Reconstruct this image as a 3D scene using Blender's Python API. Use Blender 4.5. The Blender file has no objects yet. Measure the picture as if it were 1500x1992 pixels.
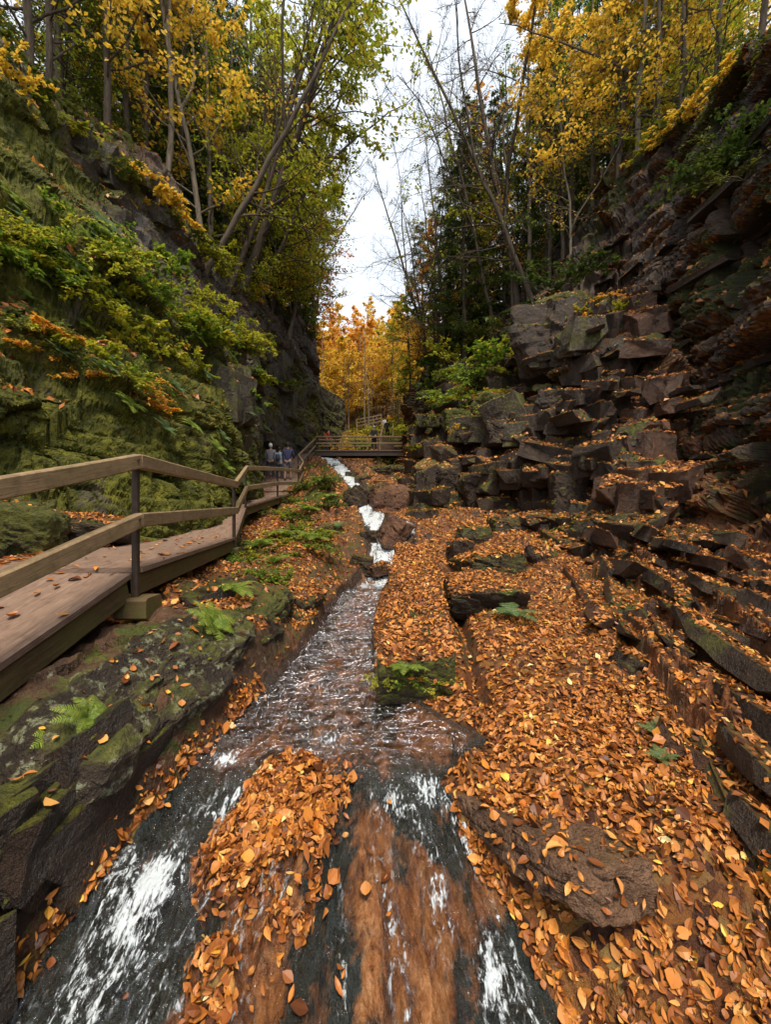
import bpy, bmesh, math, random
import numpy as np
from mathutils import Vector, Matrix
R = math.radians
SC = bpy.context.scene
COL = SC.collection
# ------------------------------------------------------------------ camera, world, sun, exposure
F = 780.0
cam_d = bpy.data.cameras.new('camera'); cam = bpy.data.objects.new('camera', cam_d); COL.objects.link(cam)
cam.location = (0, 0, 0); cam.rotation_euler = (R(90), 0, 0)
cam_d.sensor_fit = 'HORIZONTAL'; cam_d.sensor_width = 36; cam_d.lens = 36*F/1500
cam_d.clip_start = 0.02; cam_d.clip_end = 3000
SC.camera = cam
W = bpy.data.worlds.new('World'); SC.world = W; W.use_nodes = True
nt = W.node_tree; nt.nodes.clear()
wo = nt.nodes.new('ShaderNodeOutputWorld'); bg = nt.nodes.new('ShaderNodeBackground')
sky = nt.nodes.new('ShaderNodeTexSky'); sky.sky_type = 'NISHITA'; sky.sun_disc = False
SUN_EL, SUN_AZ = R(64), R(168)        # azimuth from +Y towards -X
sky.sun_elevation = SUN_EL; sky.sun_rotation = SUN_AZ; sky.dust_density = 3.0; sky.ozone_density = 1.5
mx = nt.nodes.new('ShaderNodeMix'); mx.data_type = 'RGBA'; mx.inputs[0].default_value = 0.72
mx.inputs[7].default_value = (5.3, 5.6, 5.85, 1)      # overcast cloud layer
nt.links.new(sky.outputs[0], mx.inputs[6]); nt.links.new(mx.outputs[2], bg.inputs[0])
bg.inputs[1].default_value = 0.085
nt.links.new(bg.outputs[0], wo.inputs[0])
sd = bpy.data.lights.new('sun', 'SUN'); sd.energy = 1.5; sd.angle = R(16); sd.color = (1, .87, .70)
sun = bpy.data.objects.new('sun', sd); COL.objects.link(sun)
d = Vector((math.sin(SUN_AZ)*math.cos(SUN_EL), math.cos(SUN_AZ)*math.cos(SUN_EL), math.sin(SUN_EL)))
sun.rotation_euler = d.to_track_quat('Z', 'Y').to_euler()
SC.view_settings.view_transform = 'Standard'; SC.view_settings.look = 'None'
SC.view_settings.gamma = 1; SC.view_settings.exposure = 1.6
SC.cycles.max_bounces = 5; SC.cycles.diffuse_bounces = 3; SC.cycles.glossy_bounces = 2
SC.cycles.transmission_bounces = 3; SC.cycles.transparent_max_bounces = 8
SC.cycles.sample_clamp_indirect = 6; SC.cycles.caustics_reflective = False; SC.cycles.caustics_refractive = False
SC.cycles.use_denoising = True

# ------------------------------------------------------------------ helpers
def at(px, py, Y):
    return np.array([(px-750)/F*Y, Y, (996-py)/F*Y])
def tag(o, label=None, cat=None, group=None, kind=None):
    if label: o['label'] = label
    if cat: o['category'] = cat
    if group: o['group'] = group
    if kind: o['kind'] = kind
    return o
def empty(name, loc, rz=0, sc=1):
    o = bpy.data.objects.new(name, None); COL.objects.link(o)
    o.location = loc; o.rotation_euler = (0, 0, rz); o.scale = (sc,)*3; o.empty_display_size = .1
    return o
def link(name, me, mat=None, parent=None):
    o = bpy.data.objects.new(name, me); COL.objects.link(o)
    if mat is not None: me.materials.clear(); me.materials.append(mat)
    if parent is not None: o.parent = parent
    return o
def npmesh(name, v, quads=None, tris=None, attrs=None, smooth=False, uv=None):
    me = bpy.data.meshes.new(name)
    v = np.asarray(v, np.float32)
    nq = 0 if quads is None else len(quads); ntr = 0 if tris is None else len(tris)
    me.vertices.add(len(v)); me.vertices.foreach_set('co', v.ravel())
    loops = []
    if nq: loops.append(np.asarray(quads, np.int32).ravel())
    if ntr: loops.append(np.asarray(tris, np.int32).ravel())
    lp = np.concatenate(loops)
    me.loops.add(len(lp)); me.loops.foreach_set('vertex_index', lp)
    st = np.concatenate([np.arange(nq)*4, nq*4+np.arange(ntr)*3]).astype(np.int32)
    me.polygons.add(nq+ntr); me.polygons.foreach_set('loop_start', st)
    me.polygons.foreach_set('use_smooth', np.full(nq+ntr, bool(smooth)))
    me.update(calc_edges=True)
    if attrs:
        for k, a in attrs.items():
            at_ = me.attributes.new(k, 'FLOAT', 'POINT'); at_.data.foreach_set('value', np.asarray(a, np.float32).ravel())
    if uv is not None:
        l = me.uv_layers.new(name='uv'); l.data.foreach_set('uv', np.asarray(uv, np.float32)[lp].ravel())
    return me
def gridquads(n, m):
    i = np.arange(n-1)[:, None]*m + np.arange(m-1)[None]
    return np.stack([i, i+1, i+m+1, i+m], -1).reshape(-1, 4)
# numpy noise
def _h(ix, iy, iz, s):
    h = (ix.astype(np.int64)*374761393 + iy.astype(np.int64)*668265263 + iz.astype(np.int64)*2147483647 + s*974711) & 0xffffffff
    h = ((h ^ (h >> 13))*1274126177) & 0xffffffff
    h = ((h ^ (h >> 16))*2246822519) & 0xffffffff
    h = h ^ (h >> 15)
    return (h & 0xffffff)/float(0xffffff)
def vnoise(p, s=0):
    f = np.floor(p); t = p-f; t = t*t*(3-2*t); i = f.astype(np.int64)
    r = 0
    for a in (0, 1):
        for b in (0, 1):
            for c in (0, 1):
                w = (t[..., 0] if a else 1-t[..., 0])*(t[..., 1] if b else 1-t[..., 1])*(t[..., 2] if c else 1-t[..., 2])
                r = r + w*_h(i[..., 0]+a, i[..., 1]+b, i[..., 2]+c, s)
    return r*2-1
def fbm(p, s=0, o=4, g=.5):
    r = 0; a = 1; q = p*1.0
    for k in range(o):
        r = r+a*vnoise(q, s+k*17); q = q*2.03+3.1; a *= g
    return r
def bricks(a, b, z, L, H, s=0):
    """irregular jointed courses: returns a random value per block and the distance to its joint"""
    r = z/H; row = np.floor(r); fr = r-row
    Lr = L*(.55+.9*_h(row, row*0+3, row*0, s))
    c = a/Lr+_h(row, row*0, row*0+7, s)*5; ci = np.floor(c); fc = c-ci
    e = b/(L*1.3)+_h(row, ci, row*0+9, s)*3; ei = np.floor(e); fe = e-ei
    rnd = _h(row, ci, ei, s+5)
    dist = np.minimum(np.minimum(fr, 1-fr)*H, np.minimum(np.minimum(fc, 1-fc)*Lr, np.minimum(fe, 1-fe)*L*1.3))
    return rnd, dist
def gnormals(P):
    du = np.gradient(P, axis=1); dv = np.gradient(P, axis=0)
    n = np.cross(du, dv); n /= (np.linalg.norm(n, axis=-1, keepdims=True)+1e-9)
    return n
def sstep(a, b, x):
    t = np.clip((x-a)/(b-a), 0, 1); return t*t*(3-2*t)

# ------------------------------------------------------------------ materials
def newmat(name):
    m = bpy.data.materials.new(name); m.use_nodes = True; n = m.node_tree; n.nodes.clear()
    o = n.nodes.new('ShaderNodeOutputMaterial'); return m, n, o
class NB:
    def __init__(s, n): s.n = n
    def new(s, t, **k):
        x = s.n.nodes.new(t)
        for a, b in k.items(): setattr(x, a, b)
        return x
    def lk(s, a, b): s.n.links.new(a, b)
    def coord(s, kind='Object', scale=(1, 1, 1), rot=(0, 0, 0)):
        c = s.new('ShaderNodeTexCoord'); m = s.new('ShaderNodeMapping'); m.inputs['Scale'].default_value = scale
        m.inputs['Rotation'].default_value = rot
        s.lk(c.outputs[kind], m.inputs[0]); return m.outputs[0]
    def noise(s, vec, sc, det=5, rough=.6, dist=0):
        x = s.new('ShaderNodeTexNoise'); x.inputs['Scale'].default_value = sc; x.inputs['Detail'].default_value = det
        x.inputs['Roughness'].default_value = rough; x.inputs['Distortion'].default_value = dist
        if vec is not None: s.lk(vec, x.inputs['Vector'])
        return x.outputs['Fac']
    def ramp(s, fac, stops):
        x = s.new('ShaderNodeValToRGB'); e = x.color_ramp.elements
        while len(e) < len(stops): e.new(.5)
        for q, (p, c) in zip(e, stops): q.position = p; q.color = tuple(c)+(1,) if len(c) == 3 else c
        s.lk(fac, x.inputs[0]); return x.outputs[0]
    def mix(s, f, a, b):
        x = s.new('ShaderNodeMix', data_type='RGBA')
        for i, v in ((0, f), (6, a), (7, b)):
            if hasattr(v, 'is_output'): s.lk(v, x.inputs[i])
            elif i == 0: x.inputs[0].default_value = v
            else: x.inputs[i].default_value = tuple(v)+(1,)
        return x.outputs[2]
    def math(s, op, a, b=0.0, clamp=False):
        x = s.new('ShaderNodeMath', operation=op); x.use_clamp = clamp
        for i, v in ((0, a), (1, b)):
            if hasattr(v, 'is_output'): s.lk(v, x.inputs[i])
            else: x.inputs[i].default_value = v
        return x.outputs[0]
    def attr(s, name):
        x = s.new('ShaderNodeAttribute'); x.attribute_name = name; return x.outputs['Fac']
    def bump(s, h, st=.5, dist=.02):
        x = s.new('ShaderNodeBump'); x.inputs['Strength'].default_value = st; x.inputs['Distance'].default_value = dist
        s.lk(h, x.inputs['Height']); return x.outputs[0]
    def bsdf(s, col, rough=.8, nrm=None, spec=.5, metal=0):
        x = s.new('ShaderNodeBsdfPrincipled')
        if hasattr(col, 'is_output'): s.lk(col, x.inputs['Base Color'])
        else: x.inputs['Base Color'].default_value = tuple(col)+(1,)
        if hasattr(rough, 'is_output'): s.lk(rough, x.inputs['Roughness'])
        else: x.inputs['Roughness'].default_value = rough
        x.inputs['Specular IOR Level'].default_value = spec; x.inputs['Metallic'].default_value = metal
        if nrm is not None: s.lk(nrm, x.inputs['Normal'])
        return x.outputs[0]
LITTER = [(0, (.10, .03, .012)), (.3, (.26, .085, .02)), (.5, (.42, .16, .035)), (.68, (.55, .25, .05)), (.85, (.30, .09, .022)), (1, (.58, .36, .11))]
def cliff_mat(name, rock_a, rock_b, moss_a=(.022, .032, .004), moss_b=(.12, .13, .012), rough=.55):
    """rock with masks painted as surface cover: moss, rust, leaf litter, wet slab"""
    m, n, o = newmat(name); b = NB(n); v = b.coord('Object')
    n1 = b.noise(v, 1.3, 8, .65); n2 = b.noise(v, 9, 6, .7); n3 = b.noise(v, 45, 4, .7)
    rock = b.ramp(n1, [(.3, rock_a), (.52, tuple((x+y)*.5 for x, y in zip(rock_a, rock_b))), (.72, rock_b)])
    rock = b.mix(b.math('MULTIPLY', b.ramp(n2, [(.35, (1, 1, 1)), (.6, (0, 0, 0))]), .6), rock, tuple(x*.4 for x in rock_a))
    lich = b.ramp(n2, [(.62, (0, 0, 0)), (.7, (1, 1, 1))])
    rock = b.mix(b.math('MULTIPLY', lich, b.attr('lichen')), rock, (.34, .38, .25))
    rustc = b.ramp(n2, [(.3, (.09, .025, .008)), (.7, (.30, .095, .02))])
    fr = b.math('MULTIPLY', b.attr('rust'), b.ramp(n1, [(.35, (0, 0, 0)), (.5, (1, 1, 1))]))
    c = b.mix(fr, rock, rustc)
    wv = b.coord('Object', (2.6, 1.1, 1), (0, 0, R(-12))); w1 = b.noise(wv, 2.0, 8, .68, .6); w2 = b.noise(b.coord('Object', (4.2, 2.2, 1), (0, 0, R(-8))), 4, 8, .75, .5)
    wc = b.ramp(w2, [(.3, (.06, .022, .008)), (.45, (.17, .062, .020)), (.56, (.29, .125, .042)), (.72, (.42, .24, .13))])
    wc = b.mix(b.ramp(b.math('ADD', w1, b.math('MULTIPLY', b.math('SUBTRACT', b.attr('dk'), .5), .25)), [(.44, (0, 0, 0)), (.49, (.45, .45, .45)), (.55, (1, 1, 1))]), wc, b.ramp(w2, [(.35, (.004, .007, .006)), (.7, (.020, .034, .032))]))
    c = b.mix(b.attr('wet'), c, wc)
    mossc = b.ramp(b.noise(v, 3.3, 7, .75), [(.3, moss_a), (.52, tuple((x*.6+y*.4) for x, y in zip(moss_a, moss_b))), (.72, moss_b)])
    mossc = b.mix(b.math('MULTIPLY', b.ramp(n3, [(.4, (1, 1, 1)), (.62, (0, 0, 0))]), .55), mossc, moss_a)
    mm = b.math('ADD', b.math('SUBTRACT', b.attr('moss'), .5), b.math('MULTIPLY', b.math('SUBTRACT', n2, .5), 2.2))
    mm = b.math('ADD', b.math('MULTIPLY', mm, 3.0), .5, True)
    c = b.mix(mm, c, mossc)
    vo = b.new('ShaderNodeTexVoronoi'); vo.inputs['Scale'].default_value = 16; b.lk(v, vo.inputs['Vector'])
    sx = b.new('ShaderNodeSeparateColor'); b.lk(vo.outputs['Color'], sx.inputs[0])
    lit = b.ramp(sx.outputs[0], [(p, tuple(q*.38 for q in cc)) for p, cc in LITTER])  # litter colours dimmed: shade in the gaps under the leaves is painted in
    lm = b.math('ADD', b.math('MULTIPLY', b.math('ADD', b.math('SUBTRACT', b.attr('leaf'), .5), b.math('SUBTRACT', n2, .5)), 4.0), .5, True)
    c = b.mix(lm, c, lit)
    h = b.math('ADD', b.math('MULTIPLY', n2, 1.0), b.math('MULTIPLY', n3, .5))
    rg = b.ramp(n2, [(.3, (rough-.22,)*3), (.7, (rough+.2,)*3)])
    rg = b.mix(mm, rg, (.95, .95, .95)); rg = b.mix(b.attr('wet'), rg, (.14, .14, .14))
    s = b.bsdf(c, rg, b.bump(h, .9, .05), .45)
    b.lk(s, o.inputs[0]); return m
def rock_mat(name, a, bcol, moss=.0, litter=.0, rough=.5, lichen=0.):
    m, n, o = newmat(name); b = NB(n); v = b.coord('Object')
    n1 = b.noise(v, 2.2, 8, .65); n2 = b.noise(v, 14, 6, .7); n3 = b.noise(v, 70, 3, .7)
    c = b.ramp(n1, [(.32, a), (.7, bcol)])
    c = b.mix(b.math('MULTIPLY', b.ramp(n2, [(.38, (1, 1, 1)), (.6, (0, 0, 0))]), .55), c, tuple(x*.35 for x in a))
    if lichen: c = b.mix(b.math('MULTIPLY', b.ramp(n2, [(.53, (0, 0, 0)), (.61, (1, 1, 1))]), lichen), c, (.26, .28, .17))
    g = b.new('ShaderNodeNewGeometry'); sp = b.new('ShaderNodeSeparateXYZ'); b.lk(g.outputs['Normal'], sp.inputs[0])
    if moss:
        mc = b.ramp(n2, [(.35, (.03, .04, .005)), (.65, (.13, .13, .013))])
        f = b.math('MULTIPLY', b.math('ADD', b.math('SUBTRACT', n1, 1-moss), b.math('MULTIPLY', sp.outputs[2], .35)), 6, True)
        c = b.mix(f, c, mc)
    if litter:
        vo = b.new('ShaderNodeTexVoronoi'); vo.inputs['Scale'].default_value = 18; b.lk(v, vo.inputs['Vector'])
        sx = b.new('ShaderNodeSeparateColor'); b.lk(vo.outputs['Color'], sx.inputs[0])
        lit = b.ramp(sx.outputs[0], [(p, tuple(q*.38 for q in cc)) for p, cc in LITTER])  # dimmed litter again, gap shade put into the colour
        f = b.math('MULTIPLY', b.math('SUBTRACT', b.math('ADD', sp.outputs[2], b.math('MULTIPLY', n2, .6)), 1.35-litter*.5), 5, True)
        c = b.mix(f, c, lit)
    h = b.math('ADD', n2, b.math('MULTIPLY', n3, .5))
    rg = b.ramp(n1, [(.3, (rough-.2,)*3), (.7, (rough+.25,)*3)])
    b.lk(b.bsdf(c, rg, b.bump(b.math('ADD', h, b.math('MULTIPLY', n1, 1.5)), 1.0, .06), .5), o.inputs[0]); return m
def leaf_mat(name, stops, trans=.35, rough=.55):
    m, n, o = newmat(name); b = NB(n)
    c = b.ramp(b.attr('rnd'), stops)
    s = b.bsdf(c, rough, None, .35)
    t = b.new('ShaderNodeBsdfTranslucent'); b.lk(c, t.inputs[0])
    x = b.new('ShaderNodeMixShader'); x.inputs[0].default_value = trans
    b.lk(s, x.inputs[1]); b.lk(t.outputs[0], x.inputs[2]); b.lk(x.outputs[0], o.inputs[0]); return m
def bark_mat(name, a, c2):
    m, n, o = newmat(name); b = NB(n); v = b.coord('Object', (9, 9, 1.6))
    n1 = b.noise(v, 1.5, 7, .7); c = b.ramp(n1, [(.35, a), (.65, c2)])
    b.lk(b.bsdf(c, .85, b.bump(n1, .8, .03), .3), o.inputs[0]); return m
def wood_mat(name, a, c2, mossy=0., scale=(1, 1, 1), dark=(.05, .035, .02)):
    m, n, o = newmat(name); b = NB(n); v = b.coord('UV', scale)
    n1 = b.noise(v, 3, 6, .7, .6); n2 = b.noise(b.coord('Object'), 2.2, 5, .6)
    n4 = b.noise(b.coord('Object'), 9, 5, .7)
    c = b.ramp(n1, [(.3, a), (.66, c2)])
    c = b.mix(b.math('MULTIPLY', b.ramp(n4, [(.5, (0, 0, 0)), (.68, (1, 1, 1))]), .45), c, dark)
    if mossy: c = b.mix(b.math('MULTIPLY', b.ramp(n2, [(.42, (0, 0, 0)), (.6, (1, 1, 1))]), mossy), c, (.085, .085, .02))
    b.lk(b.bsdf(c, .72, b.bump(n1, .5, .006), .35), o.inputs[0]); return m
def flat_mat(name, c, rough=.8, var=.25):
    m, n, o = newmat(name); b = NB(n); n1 = b.noise(b.coord('Object'), 12, 4)
    cc = b.ramp(n1, [(.3, tuple(x*(1-var) for x in c)), (.7, tuple(min(1, x*(1+var)) for x in c))])
    b.lk(b.bsdf(cc, rough), o.inputs[0]); return m
M = {}
M['cliff_r'] = cliff_mat('dark_cliff_rock', (.012, .009, .007), (.085, .056, .038), (.02, .028, .005), (.085, .09, .012))
M['cliff_l'] = cliff_mat('mossy_cliff_rock', (.04, .033, .026), (.20, .165, .13), (.016, .025, .002), (.24, .22, .010), .7)
M['floor'] = cliff_mat('gorge_floor_rock', (.028, .018, .010), (.15, .075, .035), rough=.45)
M['rock_brown'] = rock_mat('brown_boulder', (.040, .018, .009), (.17, .075, .036), .12, .3, .42)
M['rock_dark'] = rock_mat('dark_boulder', (.014, .008, .0045), (.10, .056, .030), .34, .5, .5)
M['rock_grey'] = rock_mat('grey_boulder', (.030, .022, .014), (.13, .088, .052), .52, .4, .6, .3)
M['rock_slab'] = rock_mat('granite_slab', (.10, .052, .028), (.30, .17, .10), .10, .25, .38)
M['rock_lichen'] = rock_mat('lichen_rock', (.016, .011, .007), (.10, .062, .034), .27, .1, .6, .95)
M['rock_wet'] = rock_mat('wet_shaded_rock', (.007, .004, .0025), (.052, .024, .010), .30, .0, .4)  # wet rock; shade under the boardwalk is put into its dark colour
M['rock_moss'] = rock_mat('mossy_boulder', (.04, .035, .02), (.12, .09, .05), .75, .0, .8)
M['rock_mossy_slab'] = rock_mat('mossy_leafy_slab', (.025, .019, .012), (.11, .075, .05), .66, .9, .7)
M['rock_warm'] = rock_mat('warm_boulder', (.10, .045, .022), (.28, .135, .072), .05, .15, .4)
M['rock_litter'] = rock_mat('leafy_boulder', (.025, .019, .012), (.11, .075, .05), .45, 1.0, .6)
M['litter'] = leaf_mat('fallen_leaf', [(0, (.035, .012, .006)), (.18, (.13, .04, .012)), (.34, (.30, .10, .024)), (.46, (.50, .19, .04)), (.56, (.25, .075, .018)), (.66, (.64, .26, .045)), (.76, (.40, .14, .035)), (.86, (.68, .36, .10)), (.93, (.52, .15, .02)), (.97, (.78, .52, .08)), (1, (.80, .70, .42))], .12, .45)
M['l_yellow'] = leaf_mat('yellow_leaf', [(0, (.35, .24, .02)), (.4, (.72, .46, .04)), (.8, (.85, .60, .09)), (1, (.62, .30, .03))], .5)
M['l_orange'] = leaf_mat('orange_leaf', [(0, (.50, .18, .02)), (.5, (.80, .40, .045)), (.85, (.88, .58, .08)), (1, (.50, .18, .03))], .5)
M['l_lime'] = leaf_mat('lime_leaf', [(0, (.12, .16, .012)), (.4, (.30, .34, .025)), (.8, (.52, .47, .04)), (1, (.62, .42, .04))], .5)
M['l_green'] = leaf_mat('green_leaf', [(0, (.05, .11, .012)), (.5, (.15, .25, .025)), (.85, (.32, .38, .04)), (1, (.50, .46, .06))], .45)
M['l_red'] = leaf_mat('red_leaf', [(0, (.30, .05, .02)), (.5, (.55, .13, .035)), (.85, (.62, .26, .05)), (1, (.35, .07, .03))], .45)
M['needle'] = leaf_mat('hemlock_needle', [(0, (.018, .036, .008)), (.5, (.048, .085, .014)), (.9, (.10, .145, .02)), (1, (.20, .20, .03))], .35, .6)
M['needle_b'] = leaf_mat('olive_needle', [(0, (.035, .05, .008)), (.5, (.085, .11, .016)), (.9, (.17, .18, .022)), (1, (.30, .23, .03))], .35, .6)
M['fern'] = leaf_mat('fern_green', [(0, (.06, .12, .02)), (.5, (.16, .26, .035)), (1, (.38, .40, .06))], .4)
M['fern_b'] = leaf_mat('blue_fern_green', [(0, (.05, .10, .035)), (.5, (.12, .20, .07)), (1, (.22, .30, .12))], .4)
M['mosst'] = leaf_mat('moss_tuft', [(0, (.025, .035, .004)), (.5, (.09, .105, .010)), (.85, (.19, .19, .016)), (1, (.30, .25, .03))], .25, .9)
M['bark'] = bark_mat('dark_bark', (.035, .026, .018), (.12, .09, .06))
M['bark_l'] = bark_mat('pale_bark', (.09, .07, .05), (.26, .21, .15))
M['rail'] = wood_mat('weathered_rail', (.16, .105, .055), (.36, .25, .14), .25, (30, 1.5, 1))
M['deck'] = wood_mat('wet_deck', (.11, .070, .050), (.27, .18, .13), .0, (11, 1.1, 1), (.075, .035, .022))
M['beam'] = wood_mat('dark_beam', (.045, .028, .014), (.15, .095, .04), .7, (16, 1, 1), (.02, .014, .008))
M['iron'] = flat_mat('rusty_iron', (.05, .032, .022), .6, .4)
# ------------------------------------------------------------------ gorge floor (one sheet, reaches past everything in view)
ST = [  # Y, then (X, z): under walk, rock top, rock lip, stream left, bed left, bed right, stream right, plain, plain, slope, wall foot, inside
 (-3., [(-9,-.9),(-3,-1.1),(-1.9,-1.5),(-1.7,-2.9),(-1.4,-3.0),(.5,-3.),(1.0,-2.8),(1.5,-2.5),(2.2,-2.1),(3.6,-1.6),(5.5,-1),(12,1)]),
 (.3, [(-9,-.9),(-3,-1.1),(-1.95,-1.3),(-1.58,-2.35),(-1.3,-2.45),(.6,-2.4),(1.05,-2.25),(1.35,-2.15),(1.9,-1.9),(3.4,-1.4),(5.5,-.9),(12,1)]),
 (1.5, [(-9,-.9),(-2.5,-1.1),(-1.9,-1.3),(-1.5,-1.93),(-1.3,-2.05),(.6,-2.0),(.9,-1.86),(1.25,-1.78),(1.9,-1.6),(3.3,-1.2),(5.5,-.8),(12,1)]),
 (2.0, [(-9,-.9),(-2.4,-1.08),(-1.82,-1.27),(-1.42,-1.76),(-1.25,-1.9),(.42,-1.85),(.58,-1.68),(1.0,-1.62),(1.9,-1.5),(3.3,-1.15),(5.5,-.8),(12,1)]),
 (2.45, [(-9,-.9),(-2.3,-1.02),(-1.75,-1.18),(-1.3,-1.62),(-1.15,-1.74),(.25,-1.72),(.48,-1.57),(1.0,-1.54),(1.9,-1.45),(3.4,-1.1),(5.6,-.8),(12,1)]),
 (2.75, [(-9,-.9),(-2.3,-.98),(-1.73,-1.14),(-1.25,-1.58),(-1.1,-1.72),(.45,-1.68),(.74,-1.57),(1.1,-1.52),(2.0,-1.45),(3.4,-1.1),(5.6,-.8),(12,1)]),
 (3.1, [(-9,-.9),(-2.3,-.95),(-1.72,-1.1),(-1.2,-1.55),(-1.05,-1.8),(-.1,-1.78),(.45,-1.57),(1.0,-1.5),(2.1,-1.43),(3.5,-1.08),(5.6,-.8),(12,1)]),
 (4.0, [(-9,-.8),(-2.6,-.85),(-1.62,-1.02),(-1.05,-1.5),(-.92,-1.8),(-.28,-1.8),(-.10,-1.57),(.8,-1.46),(2.2,-1.4),(3.6,-1.05),(5.6,-.8),(12,1)]),
 (5.0, [(-9,-.7),(-2.8,-.8),(-1.6,-1.08),(-.95,-1.48),(-.85,-1.78),(-.33,-1.78),(-.15,-1.55),(.9,-1.4),(2.2,-1.32),(3.8,-1.0),(5.6,-.7),(12,1)]),
 (6.2, [(-9,-.6),(-2.8,-.75),(-1.6,-1.02),(-.90,-1.46),(-.8,-1.78),(-.28,-1.78),(-.15,-1.52),(.9,-1.3),(2.3,-1.2),(3.6,-.95),(5.6,-.6),(12,1)]),
 (8.0, [(-9,-.4),(-2.9,-.66),(-1.7,-.86),(-.85,-1.4),(-.75,-1.75),(-.18,-1.75),(-.05,-1.5),(.9,-1.1),(2.3,-.92),(3.4,-.8),(5.4,-.4),(12,1)]),
 (9.2, [(-9,0),(-3.1,-.35),(-1.8,-.55),(-.45,-1.05),(-.25,-1.3),(.42,-1.3),(.6,-1.05),(1.2,-.8),(2.3,-.62),(3.4,-.5),(5,-.2),(12,1)]),
 (9.9, [(-9,.1),(-3.3,-.15),(-1.9,-.35),(-.5,-.6),(-.3,-.8),(.55,-.8),(.75,-.6),(1.2,-.6),(2.3,-.45),(3.4,-.35),(5,-.1),(12,1)]),
 (10.6, [(-9,.3),(-3.6,.05),(-1.9,-.12),(-.6,-.25),(-.45,-.42),(.6,-.42),(.8,-.3),(1.3,-.35),(2.4,-.3),(3.4,-.2),(5,0),(12,1)]),
 (12., [(-9,.6),(-3.7,.2),(-2.1,.2),(-.90,.15),(-.78,-.02),(-.42,-.02),(-.3,.12),(.8,.0),(2.4,.1),(4,.3),(6,.6),(12,1)]),
 (15., [(-9,1.0),(-4,.6),(-2.5,.95),(-1.42,1.05),(-1.3,.9),(-.98,.9),(-.84,1.08),(.8,1.0),(2.4,1.2),(4,1.5),(6,2),(12,3)]),
 (18.5, [(-9,1.3),(-5,1.2),(-3.4,1.75),(-2.45,1.95),(-2.3,1.8),(-1.7,1.8),(-1.5,1.95),(1,1.9),(2.4,2.2),(4,2.5),(6,3),(12,4)]),
 (23., [(-9,2.7),(-5.8,2.6),(-4.4,2.9),(-3.6,3.05),(-3.4,2.85),(-2.8,2.85),(-2.6,3.0),(1.2,2.2),(3,3.),(5,4),(7,5),(14,7)]),
 (28., [(-12,4),(-7,4),(-5.2,3.9),(-4.9,3.9),(-4.6,3.7),(-3.9,3.7),(-3.7,3.6),(1.3,2.9),(3,5),(5,6),(7,7),(16,9)]),
 (35., [(-16,7.5),(-9,6.5),(-6.6,5.6),(-5.9,5.4),(-5.6,5.2),(-4.8,5.2),(-4.6,5.4),(1.5,6.0),(3,7.2),(6,8.5),(9,10),(22,12)]),
 (45., [(-26,13),(-14,11),(-8,9),(-7.2,8.8),(-7,8.6),(-6.4,8.6),(-6.2,8.8),(1,9.7),(5,10.5),(9,12),(14,13),(34,17)]),
 (70., [(-60,24),(-30,20),(-14,20),(-12,19.5),(-11,19.5),(-10,19.5),(-9,19.6),(1,19.5),(8,20),(16,19),(30,22),(70,28)]),
 (140., [(-160,44),(-80,38),(-30,50),(-22,50),(-20,50),(-18,50),(-16,50),(1,50),(16,50),(32,35),(70,40),(160,48)]),
 (400., [(-600,90),(-300,85),(-100,80),(-60,80),(-50,80),(-40,80),(-30,80),(1,80),(40,80),(80,84),(200,90),(600,95)])]
for s_ in ST:
    if s_[0] < 4.5:
        x3 = s_[1][3][0]; s_[1][2] = (x3-.13, s_[1][3][1]+.42); s_[1][1] = (x3-.60, s_[1][3][1]+.56)
        if s_[0] < 2.1: s_[1][2] = (x3-.09, -1.27-.1*(s_[0] < 1)); s_[1][1] = (x3-.7, -1.2)
for s_ in ST:
    if 6.5 < s_[0] < 27.5:
        for k_, dz_ in ((0, .40), (1, .40), (2, .12)): s_[1][k_] = (s_[1][k_][0], s_[1][k_][1]-dz_)
SY = np.array([s[0] for s in ST]); SX = np.array([[p[0] for p in s[1]] for s in ST], float); SZ = np.array([[p[1] for p in s[1]] for s in ST], float)
def stat(Y):
    return (np.array([np.interp(Y, SY, SX[:, k]) for k in range(12)]), np.array([np.interp(Y, SY, SZ[:, k]) for k in range(12)]))
def bump1(x, c, w): return np.exp(-((x-c)/w)**2)
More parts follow.
